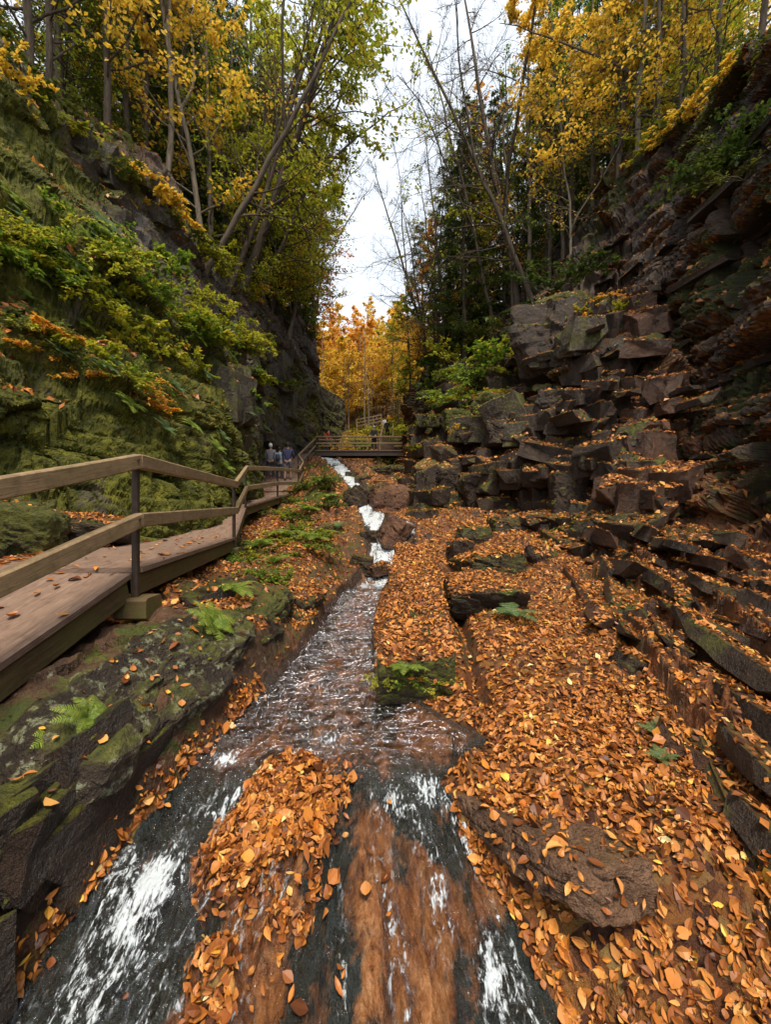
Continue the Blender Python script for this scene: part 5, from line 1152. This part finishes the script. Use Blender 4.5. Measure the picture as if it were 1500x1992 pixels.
for rec in TR_:
    kd, px_, py_, Y, sc_, mt, bk, lb = rec[:8]; tl = rec[8] if len(rec) > 8 else None
    p = at(px_, py_, Y); zr = rim_z(p[0], p[1])
    if zr is not None: q_, z_ = zr; d_ = math.hypot(q_[0]-p[0], q_[1]-p[1]); p = np.array([q_[0]+(.35 if p[0] > 0 else -.35), q_[1]+.1, z_-.7]) if d_ > .45 else np.array([p[0], p[1], z_-.7])
    tree(kd, p-np.array([0, 0, .3]), sc_, rt.uniform(0, 6.28) if not kd.startswith(('bare', 'big')) and not tl else 0, mt, lb, bark=bk, tilt=tl or (rt.uniform(-.03, .03), rt.uniform(-.05, .05)))
# backdrop wood beyond the bridge: individual trees, colours as in the photograph
n_ = 0
for (px_, Y, kd, sc_, mt) in [(600,50,'far0',.9,'l_orange'),(625,46,'far0',1.0,'l_yellow'),(650,52,'far2',.85,'l_orange'),(672,44,'far1',.85,'l_yellow'),(700,50,'far1',.95,'l_orange'),(722,47,'far0',.72,'l_yellow'),
      (745,54,'far2',.8,'l_yellow'),(765,46,'far0',1.0,'l_yellow'),(790,50,'far1',1.0,'l_yellow'),(812,44,'far1',.85,'l_yellow'),(835,50,'far0',.95,'l_lime'),(640,64,'far1',1.2,'l_orange'),(690,66,'far0',1.2,'l_orange'),
      (735,68,'far2',1.1,'l_yellow'),(780,66,'far1',1.3,'l_yellow'),(610,62,'con1',1.0,'needle_b'),(565,46,'con0',.9,'needle'),(580,58,'far2',.9,'l_yellow'),(850,60,'con1',.9,'needle_b'),(860,46,'far0',1.1,'l_lime'),
      (706,43,'thin0',.95,'l_orange'),(718,42,'thin1',1.0,'l_yellow'),(680,43,'thin0',.8,'l_yellow'),(775,41,'con3',.45,'needle_b'),(728,52,'con1',.55,'needle_b'),(752,48,'con3',.5,'needle_b'),(695,56,'con1',.5,'needle'),(770,56,'con0',.55,'needle_b'),
      (540,40,'con2',.9,'needle'),(890,44,'con0',1.,'needle'),(920,40,'far1',1.2,'l_orange'),(900,52,'far2',1.2,'l_yellow'),(550,56,'far0',1.2,'l_yellow'),(660,85,'far2',1.4,'l_yellow'),(715,90,'far0',1.5,'l_yellow'),(770,88,'far2',1.4,'l_orange'),(610,84,'con0',1.1,'needle_b'),(820,84,'con2',1.,'needle_b')]:
    x = (px_-750)/F*Y; xs, zs = stat(Y); z = float(np.interp(x, xs, zs))
    kn = 'conifer' if kd.startswith('con') else ('slender' if kd.startswith('thin') else 'broad crowned')
    tree(kd, (x, Y, z-.3), sc_, rt.uniform(0, 6.28), mt, '%s %s tree in the far wood beyond the footbridge' % (kn, LCN[mt]), group='trees of the far wood beyond the footbridge', bark='bark_l' if kd.startswith(('thin', 'far')) else 'bark')
print('trees done')
# ------------------------------------------------------------------ ferns, shrubs, saplings
def fern(seed, nf=9, L=.5, droop=1.0, wide=.2):
    rs = np.random.RandomState(seed); lv = Acc()
    for f in range(nf):
        a = f*6.28/nf+rs.uniform(-.3, .3); l = L*rs.uniform(.7, 1.1); m = 20; t = np.linspace(.10, 1, m)
        el = rs.uniform(.6, 1.1)
        dx = np.cos(el)*t*l+.25*l*t**2; z = np.sin(el)*t*l-droop*.55*l*t**2.2
        P = np.stack([np.cos(a)*dx, np.sin(a)*dx, z], -1)
        T = np.gradient(P, axis=0); sp = np.linalg.norm(T, axis=1)[:, None]; T /= sp; S = np.array([-np.sin(a), np.cos(a), 0])
        w = wide*L*np.sin(np.pi*np.clip(t*.86+.14, 0, 1))**.8*1.25+.01
        v_, q_ = tube(np.vstack([[0, 0, 0], P]), np.linspace(.004, .0015, m+1), 3); lv.add(v_, q_, np.full(len(v_), .3))
        for s in (-1, 1):
            D = S*s+T*.38+rs.normal(0, .05, (m, 3)); D[:, 2] -= .15; D /= np.linalg.norm(D, axis=1, keepdims=True)
            N = np.cross(D, T); B = np.cross(N, D); B /= np.linalg.norm(B, axis=1, keepdims=True); ln = w[:, None]; hw = sp*.34
            c0 = P; q = rs.uniform(-.2, .2, (m, 1))
            V = np.stack([c0-B*hw, c0+B*hw, c0+D*ln*.6+B*hw*.8, c0+D*ln*.6-B*hw*.8], 1); V2 = np.stack([c0+D*ln*.6-B*hw*.8, c0+D*ln*.6+B*hw*.8, c0+D*ln+N*ln*.1*q, c0+D*ln*1.0-B*.001], 1)
            r_ = np.repeat(np.clip(rs.normal(.5, .15, m)+t*.2, 0, 1), 4)
            for V_ in (V, V2): lv.add(V_.reshape(-1, 3), np.arange(m*4).reshape(-1, 4), r_)
    return lv.mesh('fern')
def shrub(seed, ns=9, L=.8, leaf=.085, nl=12, spread=1.3, down=.6):
    rs = np.random.RandomState(seed); wd = Acc(); lv = Acc()
    for s in range(ns):
        a = rs.uniform(0, 6.28); p = curve((0, 0, 0), (np.cos(a)*spread, np.sin(a)*spread, 1), L*rs.uniform(.5, 1.1), 7, rs, .14, -.10*down*2); wd.add(*tube(p, np.linspace(.007, .002, 8), 3))
        for b in range(5):
            j = rs.randint(2, 8); pj = p[j]; q = curve(pj, (p[j]-p[j-1])/(L*.15)+rs.normal(0, .8, 3)*np.array([1, 1, .3]), L*rs.uniform(.15, .35), 4, rs, .15, -.04); wd.add(*tube(q, np.linspace(.003, .0015, 5), 3))
            f = rs.uniform(.2, 3.99, nl); jj = f.astype(int); P = q[jj]+(q[jj+1]-q[jj])*(f-jj)[:, None]; D = (q[-1]-q[0])[None]*1.2+rs.normal(0, .3, (nl, 3))*np.array([1, 1, .35]); D[:, 2] -= .04
            V, Q = leafcards(P+rs.normal(0, .012, P.shape), D, leaf, rs, wid=.6, flat=.8); lv.add(V, Q, np.repeat(np.clip(rs.normal(.5, .2, nl)+rs.normal(0, .12), 0, 1), 4))
    return wd.mesh('stem', True), lv.mesh('foliage')
FN_ = [fern(400+k, [11, 9, 8][k], [.5, .42, .36][k], [1., 1.2, .8][k]) for k in range(3)]
SH_ = [shrub(410+k, [10, 8, 12, 7][k], [.85, .7, 1.0, .6][k], [.09, .10, .08, .11][k]) for k in range(4)]
def put_fern(p, sc_, mt, label, group=None, k=0, tilt=(0, 0)):
    o = bpy.data.objects.new('fern', FN_[k]); COL.objects.link(o)
    if not FN_[k].materials: FN_[k].materials.append(M['fern'])
    o.material_slots[0].link = 'OBJECT'; o.material_slots[0].material = M[mt]
    o.location = tuple(p); o.scale = (sc_,)*3; o.rotation_euler = (tilt[0], tilt[1], 0 if tilt[1] else rt.uniform(0, 6.28)); tag(o, label, 'fern', group)
def put_shrub(p, sc_, mt, label, group=None, k=0, tilt=(0, 0)):
    r = empty('shrub', tuple(p), rt.uniform(0, 6.28), sc_); r.rotation_euler[0] = tilt[0]; r.rotation_euler[1] = tilt[1]; tag(r, label, 'shrub', group)
    for n_, me, m_ in (('stem', SH_[k][0], 'bark'), ('foliage', SH_[k][1], mt)):
        o = bpy.data.objects.new(n_, me); COL.objects.link(o); o.parent = r
        if not me.materials: me.materials.append(M[m_])
        o.material_slots[0].link = 'OBJECT'; o.material_slots[0].material = M[m_]
FE = [(112,1430,2.25,.40,'fern','bright yellow green fern hanging on the dark rock at lower left',0),(165,1395,2.35,.42,'fern','smaller fern just above the bright one at lower left',1),
 (412,1215,4.0,.60,'fern','light green fern at the edge of the rock beside the leafy bank',0),(455,1150,5.3,.75,'fern','fern under the boardwalk edge above the leafy bank',1),
 (995,1195,5.15,.75,'fern_b','blue green fern in front of the square leafy block',0),(985,1165,5.3,.6,'fern_b','small upright fern against the dark block face',2),
 (785,1305,3.38,.50,'fern','green fern on the front end of the long slab',1),(1265,1425,2.75,.42,'fern_b','dark fern beside the upright grey block at right',2),
 (1280,1470,2.5,.3,'fern_b','small fern frond under the dark fern at right',2),(450,815,12.0,2.3,'fern_b','large pale fern at the right end of the mossy cliff',0),(205,450,9.0,2.0,'fern_b','pale fern high on the upper left cliff',1),
 (505,1060,8.5,1.3,'fern','fern on the bank right of the boardwalk',0),(560,1040,9,1.5,'fern','broad fern in the middle of the left bank',1),(620,1045,8.6,1.3,'fern','fern near the waterfall on the left bank',0),
 (660,1025,9.5,1.2,'fern_b','fern at the right edge of the left bank by the falls',2),(600,990,11,1.5,'fern','fern on the upper left bank below the boardwalk',0),(640,965,13,1.6,'fern','fern left of the dark upright boulder',1),(530,1090,7.5,1.,'fern','low fern on the leafy left bank',2),
 (620,935,15.5,1.6,'fern','fern near the boardwalk corner',0)]
for (a, b_, Y, s_, mt, lb, k) in FE:
    p = at(a, b_, Y)
    if b_ > 900:
        q = hit(a, b_)
        if q is not None: p = q+np.array([.02, -.03, .01])
    put_fern(p, s_, mt, lb, k=k, tilt=(0, .75) if a < 450 else (0, 0))
# shrubs on the left cliff (dense, lush), one by one where the photograph has leaf masses
rs_ = random.Random(31)
def cloud(n, x0, y0, x1, y1, jit, mats, sc_, label, group, PX=None, kk=(0, 1, 2, 3), off=.05):
    for i in range(n):
        t = rs_.random(); a = x0+(x1-x0)*t+rs_.uniform(-jit, jit); b_ = y0+(y1-y0)*t+rs_.uniform(-jit, jit)
        p = surf(PX, a, b_)+np.array([off if PX is PL else -off, 0, 0])
        mt = rs_.choice(mats); k = rs_.choice(kk)
        put_shrub(p, sc_*rs_.uniform(.75, 1.25), mt, label % LCN[mt], group, k, tilt=(rs_.uniform(-.2, .2), (.5 if PX is PL else -.5)*rs_.random()))
cloud(20, 20, 440, 330, 640, 65, ['l_green', 'l_lime', 'l_lime'], .85, '%s leafy shrub on the upper ledge of the left cliff', 'shrubs on the upper left ledge', PL)
cloud(15, 250, 500, 400, 690, 60, ['l_lime', 'l_green', 'l_lime', 'l_lime'], 1.0, '%s shrub on the middle of the left cliff', 'shrubs on the middle left cliff', PL)
cloud(14, 50, 640, 330, 790, 30, ['l_green', 'l_lime', 'needle_b', 'l_orange'], .65, '%s low shrub on the ledge over the mossy wall', 'low shrubs over the mossy wall', PL)
cloud(18, 420, 600, 580, 800, 45, ['l_lime', 'l_green', 'needle_b', 'l_lime'], 1.2, '%s shrub on the far part of the left cliff', 'shrubs on the far left cliff', PL)
cloud(16, 30, 150, 560, 640, 22, ['l_lime', 'l_yellow', 'needle_b'], 1.2, '%s shrub along the left cliff edge', 'shrubs along the left rim', PL)
cloud(12, 820, 770, 1000, 680, 25, ['l_lime', 'l_green'], 1.8, '%s shrub on the stepped left shoulder of the outcrop', 'shrubs on the right outcrop shoulder', PR)
cloud(22, 815, 860, 1010, 730, 50, ['l_lime', 'l_yellow', 'needle_b', 'l_lime'], .75, '%s tuft of growth on the ledges of the outcrop shoulder', 'ledge growth on the outcrop shoulder', PR, off=.3)
cloud(12, 1060, 620, 1240, 600, 25, ['l_lime', 'l_orange', 'needle_b'], .6, '%s tuft of growth in the leafy gully above the outcrop', 'growth in the outcrop gully', PR, off=.2)
cloud(12, 830, 700, 1100, 560, 20, ['needle_b', 'l_lime', 'needle'], 1.8, '%s shrub along the far right rim', 'shrubs along the far right rim', PR)
cloud(10, 1200, 330, 1490, 110, 15, ['l_lime', 'l_yellow', 'needle_b'], 1.1, '%s shrub along the near right rim', 'shrubs along the near right rim', PR)
cloud(6, 1380, 330, 1480, 360, 30, ['needle_b', 'needle'], 1.2, '%s drooping bush on the upper right cliff', 'bushes on the upper right cliff', PR)
for i in range(34):
    Y = rs_.uniform(29, 47); a = rs_.choice([rs_.uniform(655, 735), rs_.uniform(765, 800)]); x = (a-750)/F*Y; xs, zs = stat(Y); mt = rs_.choice(['l_lime', 'l_lime', 'l_yellow', 'l_green'])
    put_shrub((x, Y, float(np.interp(x, xs, zs))), rs_.uniform(1.6, 2.6), mt, '%s shrub on the slope behind the footbridge' % LCN[mt], 'shrubs behind the footbridge', rs_.choice((0, 1, 2, 3)))
for i in range(40):
    Y = rs_.uniform(5.5, 17); xs, zs = stat(Y); f = rs_.uniform(0, 1); x = xs[1]+(xs[3]-xs[1])*f*.8; mt = rs_.choice(['l_lime', 'l_green', 'needle_b', 'l_green'])
    put_shrub((x, Y, floor_z(x, Y)), rs_.uniform(.3, .55)*(1+.05*Y), mt, '%s low plant on the left bank between boardwalk and stream' % LCN[mt], 'low plants on the left bank', rs_.choice((0, 1, 2, 3)))

for i, (a, b_) in enumerate([(745,1330),(800,1335),(850,1345),(780,1310)]):
    q = hit(a, b_); put_shrub(q, .20+.03*(i % 3), 'l_green' if i % 2 else 'l_lime', 'tiny %s plant on the front end of the long slab' % ('green' if i % 2 else 'yellow green'), 'tiny plants on the long slab', i % 4)
for i in range(36):
    a = rs_.uniform(560, 860); Y = rs_.uniform(50, 100); x = (a-750)/F*Y; xs, zs = stat(Y); z = float(np.interp(x, xs, zs)); mt = rs_.choice(['l_orange', 'l_yellow', 'l_orange', 'l_lime'])
    tree('far%d' % (i % 3), (x, Y, z-2.5), rs_.uniform(.8, 1.15), rs_.uniform(0, 6.28), mt, 'broad crowned %s tree in the far wood beyond the footbridge' % LCN[mt], group='trees of the far wood beyond the footbridge', bark='bark_l')

for i in range(46):
    a = rs_.uniform(0, 560); b_ = np.interp(a, [0, 300, 560], [430, 640, 800])+rs_.uniform(-120, 190)
    p = surf(PL, a, b_); put_fern(p+np.array([.06, -.02, .03]), rs_.uniform(.5, .95)*(.55+p[1]/16), rs_.choice(['fern', 'fern', 'fern_b']), 'fern hanging from the mossy left cliff among the shrubs', 'ferns hanging on the left cliff', rs_.choice((0, 1, 2)), tilt=(0, .7))
# ------------------------------------------------------------------ fallen leaves, moss tufts
def scatter(P, T, Wt, n, rs):
    """P verts, T tris, Wt per-vertex weight -> points and normals (area and weight sampled)"""
    a, b_, c = P[T[:, 0]], P[T[:, 1]], P[T[:, 2]]; cr = np.cross(b_-a, c-a); ar = np.linalg.norm(cr, axis=1)+1e-12
    N = cr/ar[:, None]; N *= np.sign(N[:, 2:3]+1e-9)
    w = ar*Wt[T].mean(1)
    pr = np.cumsum(w); pr /= pr[-1]; i = np.searchsorted(pr, rs.rand(n)); u, v = rs.rand(n), rs.rand(n); m = u+v > 1; u[m] = 1-u[m]; v[m] = 1-v[m]
    return a[i]+(b_-a)[i]*u[:, None]+(c-a)[i]*v[:, None], N[i], w.sum()/2
def tri(P):
    q = gridquads(*P.shape[:2]); return np.concatenate([q[:, [0, 1, 2]], q[:, [0, 2, 3]]])
def litter_leaves(P, N, size, rs, detail, stand=.35):
    n = len(P); h = rs.normal(0, 1, (n, 3)); Nn = N+rs.normal(0, stand, (n, 3)); Nn /= np.linalg.norm(Nn, axis=1, keepdims=True)
    D = np.cross(h, Nn); D /= np.linalg.norm(D, axis=1, keepdims=True)+1e-9; S = np.cross(Nn, D); sz = (size*np.clip(np.exp(rs.normal(-.08, .34, n)), .35, 1.9))[:, None]
    P = P+N*(rs.uniform(.003, .022, n))[:, None]
    curl = rs.uniform(-.5, .9, n)[:, None]; fold = rs.uniform(-.2, .9, n)[:, None]; wd = np.where(rs.rand(n) < .25, rs.uniform(.7, .95, n), rs.uniform(.34, .60, n))[:, None]
    if detail:
        t = [0, .18, .45, .75, 1.0]; ww = [.03, .32, .5, .33, 0.02]; V = []
        for tt, w in zip(t, ww):
            c = P+D*sz*(tt-.5)+Nn*sz*curl*(tt-.5)**2*1.4
            V += [c-S*sz*wd*w+Nn*sz*fold*w*.6, c, c+S*sz*wd*w+Nn*sz*fold*w*.6]
        V = np.stack(V, 1); b = np.arange(n)[:, None, None]*15
        q = np.array([[k*3+j, k*3+j+1, k*3+j+4, k*3+j+3] for k in range(4) for j in (0, 1)])[None]
        return V.reshape(-1, 3), (b+q).reshape(-1, 4), 15
    a = P-D*sz*.5; c = P+D*sz*.5; m = P+Nn*sz*(-.05)
    V = np.stack([a, P+S*sz*wd*.5+Nn*sz*fold*.3, c+Nn*sz*curl*.35, P-S*sz*wd*.5+Nn*sz*fold*.3], 1)
    return V.reshape(-1, 3), np.arange(n*4).reshape(-1, 4), 4
rs = np.random.RandomState(4); AL = Acc()
def lay(P, N, size, detail, stand=.35, cmean=.5):
    V, Q, k = litter_leaves(P, N, size, rs, detail, stand)
    AL.add(V, Q, np.repeat(np.clip(rs.beta(1.6, 1.5, len(P))*1.0+(cmean-.5), 0, 1), k))
T = tri(FP); FPf = FP.reshape(-1, 3); lw = LEAFW.reshape(-1)
clump = np.clip(.75+.6*fbm(FPf*2.3, 90, 3), .12, 1.3); lw = lw*clump
def zone(y0, y1, x0=-99, x1=99): return ((FPf[:, 1] >= y0) & (FPf[:, 1] < y1) & (FPf[:, 0] > x0) & (FPf[:, 0] < x1))
for (y0, y1, dens, size, det) in ((.9, 3.4, 2500, .042, True), (3.4, 7, 1350, .050, False), (7, 13, 480, .072, False), (13, 24, 150, .11, False), (24, 50, 45, .16, False)):
    wz = lw*zone(y0, y1, *((-4, 4) if y0 < 3 else ((-4.5, 6) if y0 < 13 else (-9, 9))))
    P_, N_, A_ = scatter(FPf, T, wz, 10, rs); n = int(min(A_*dens, 60000)); print('litter', y0, A_, n)
    P_, N_, _ = scatter(FPf, T, wz, n, rs); lay(P_, N_, size, det)
# piles on the ribs and along the left lip: extra, bigger, tumbled
wz = np.maximum(ribm, np.clip(lline, 0, 1)*((Yg > 1.1) & (Yg < 3.1))*1.2).reshape(-1)*zone(1.2, 3.2)
P_, N_, _ = scatter(FPf, T, wz*lw, 2000, rs); lay(P_+N_*.006, N_, .048, True, .5, .50)
wz = (wetm*(Yg < 2.7)*(Yg > 1.3)*np.exp(-((Xg+.45)/.30)**2)).reshape(-1)
P_, N_, _ = scatter(FPf, T, wz, 130, rs); lay(P_+np.array([0, 0, .03]), N_, .050, True, .3, .5)
# rocks
for (Pv, f) in ROCKS:
    a, b_, c = Pv[f[:, 0]], Pv[f[:, 1]], Pv[f[:, 2]]; nz = np.cross(b_-a, c-a); ar = np.linalg.norm(nz, axis=1); nz = nz[:, 2]/(ar+1e-12)
    vw = np.zeros(len(Pv)); ok = nz > .62; area = ar[ok].sum()/2
    if area < 1e-4: continue
    ctr = Pv.mean(0); bare = .30 if (ctr[1] < 3 and ctr[0] > .4) or ctr[1] > 9 else .8
    if ctr[0] < -1.3 and ctr[1] < 4.4: bare = .04
    if ctr[1] > 9 and ctr[0] < 1.2: bare = .06
    if abs(ctr[0]-.42) < .2 and ctr[1] > 5: bare = 1.1
    if len(Pv) > 12000 and f.max() > 12000 and ctr[1] > 0 and area > 6: bare = .55
    if ctr[0] < -1 and ctr[1] < 5: bare = .05
    n = int(area*1150*bare*(1 if ctr[1] < 6 else (.6 if ctr[1] < 10 else .3)))
    if n < 1: continue
    tt = f[ok]; P_, N_, _ = scatter(Pv, tt, np.ones(len(Pv)), n, rs); lay(P_, N_, .050 if ctr[1] < 6 else .075, ctr[1] < 3.4, .3)
# cliff ledges
for PX, wgt, cnt in ((PR, lR*(np.linspace(0, 1, PR.shape[0])[:, None] < .70), 15000), (PL, lL*(np.linspace(0, 1, PL.shape[0])[:, None] < .70), 9000)):
    Pf = PX.reshape(-1, 3); w = (wgt*np.ones(PX.shape[:2])).reshape(-1)*(Pf[:, 1] > 1)/(np.maximum(Pf[:, 1], 4)**1.1)
    P_, N_, _ = scatter(Pf, tri(PX), w, cnt, rs); 
    ysz = np.clip(P_[:, 1]/9, .9, 1.9); lay(P_, N_, .09*ysz.mean(), False, .5)
# leaves on the deck, denser at its back edge
for P_E, w, n, back in ((E, 1.75, 110, .5), (E2, 1.7, 90, .5), (E2, 1.7, 300, .12), (E3, 1.7, 340, .2), (E4, 2.2, 250, .3)):
    R_, L_ = np.array(P_E), np.array(offs(P_E, w)); t = rs.rand(n)*(len(R_)-1.001); i = t.astype(int); u = 1-rs.rand(n)**(1.)*back*2 if back < .5 else rs.rand(n)
    r_ = R_[i]+(R_[i+1]-R_[i])*(t-i)[:, None]; l_ = L_[i]+(L_[i+1]-L_[i])*(t-i)[:, None]; p = r_+(l_-r_)*np.clip(u, 0.02, .98)[:, None]
    if P_E is E: p = p[p[:, 1] > 1.8]
    lay(p, np.repeat([[0, 0, 1.]], len(p), 0), .085, True, .12, .45)
o = link('fallen_leaves', AL.mesh('fallen_leaves'), M['litter']); o['kind'] = 'stuff'; tag(o, 'orange brown fallen beech leaves covering the gorge floor, rocks and ledges', 'fallen leaves')
# moss and small growth on both cliffs: short blades hanging from the rock
AM = Acc()
def tufts(PX, wgt, n, size, hang=.6):
    Pf = PX.reshape(-1, 3); w = wgt.reshape(-1)*(Pf[:, 1] > 1)/(np.maximum(Pf[:, 1], 3)**1.4)
    P_, N_, _ = scatter(Pf, tri(PX), w, n, rs); GN = gnormals(PX).reshape(-1, 3)
    side = np.where(P_[:, 0] > 0, -1, 1); D = rs.normal(0, .55, (n, 3))+np.stack([side*.6, side*0, np.full(n, -hang)], -1)
    sz = size*np.clip(P_[:, 1]/6, .7, 2.5)*rs.uniform(.5, 1.3, n); V, Q = leafcards(P_, D, 1.0*sz, rs, wid=.45, flat=.3)
    AM.add(V, Q, np.repeat(np.clip(rs.normal(.42, .2, n)+.3*fbm(P_*1.5, 95, 3), 0, 1), 4))
tufts(PL, mL*(.3+sstep(-.2, .4, b1)), 170000, .042)
tufts(PR, mR*(mR > .3), 30000, .06)
fw = (mossm*(LEAFW < .9)).reshape(Xg.shape)
tufts(FP, np.where(Yg < 30, fw, 0), 22000, .04, -.6)
for (Pv, f) in ROCKS:                       # growth on the tops of the jointed blocks and boulders
    a, b_, c = Pv[f[:, 0]], Pv[f[:, 1]], Pv[f[:, 2]]; nz = np.cross(b_-a, c-a); ar = np.linalg.norm(nz, axis=1); nz = nz[:, 2]/(ar+1e-12); ok = nz > .3
    if Pv[:, 1].mean() < 6 or not ok.any(): continue
    w_ = sstep(0, .5, fbm(Pv*.6, 97, 3))*(Pv[:, 1] > 6)*np.where(Pv[:, 0] < 4, 1, .3)+1e-4; n = int(min(ar[ok].sum()/2*90, 14000))
    if n < 5: continue
    P_, N_, _ = scatter(Pv, f[ok], w_, n, rs); D = rs.normal(0, .6, (n, 3))+np.array([-.3, -.3, -.3]); V, Q = leafcards(P_, D, .06*np.clip(P_[:, 1]/8, .8, 2)*rs.uniform(.5, 1.3, n), rs, wid=.5, flat=.5)
    AM.add(V, Q, np.repeat(np.clip(rs.normal(.6, .22, n), 0, 1), 4))
o = link('moss', AM.mesh('moss'), M['mosst']); o['kind'] = 'stuff'; tag(o, 'green moss and small creeping growth on the cliffs and banks', 'moss')
print('total leaf verts', AL.n, AM.n)

# where several of a kind stand in a row, say which by its order from the left
ORD = ['first', 'second', 'third', 'fourth', 'fifth', 'sixth', 'seventh', 'eighth', 'ninth', 'tenth', 'eleventh', 'twelfth', 'thirteenth', 'fourteenth']
by = {}
for o in COL.objects:
    if o.parent is None and o.get('category') and o.get('group'): by.setdefault(o['label'], []).append(o)
for lb, os_ in by.items():
    if 1 < len(os_) <= 14:
        os_.sort(key=lambda o: o.location.x/max(o.location.y, .5))
        for i, o in enumerate(os_):
            w_ = '%s, %s from the left' % (lb, ORD[i])
            if len(w_.split()) <= 16: o['label'] = w_
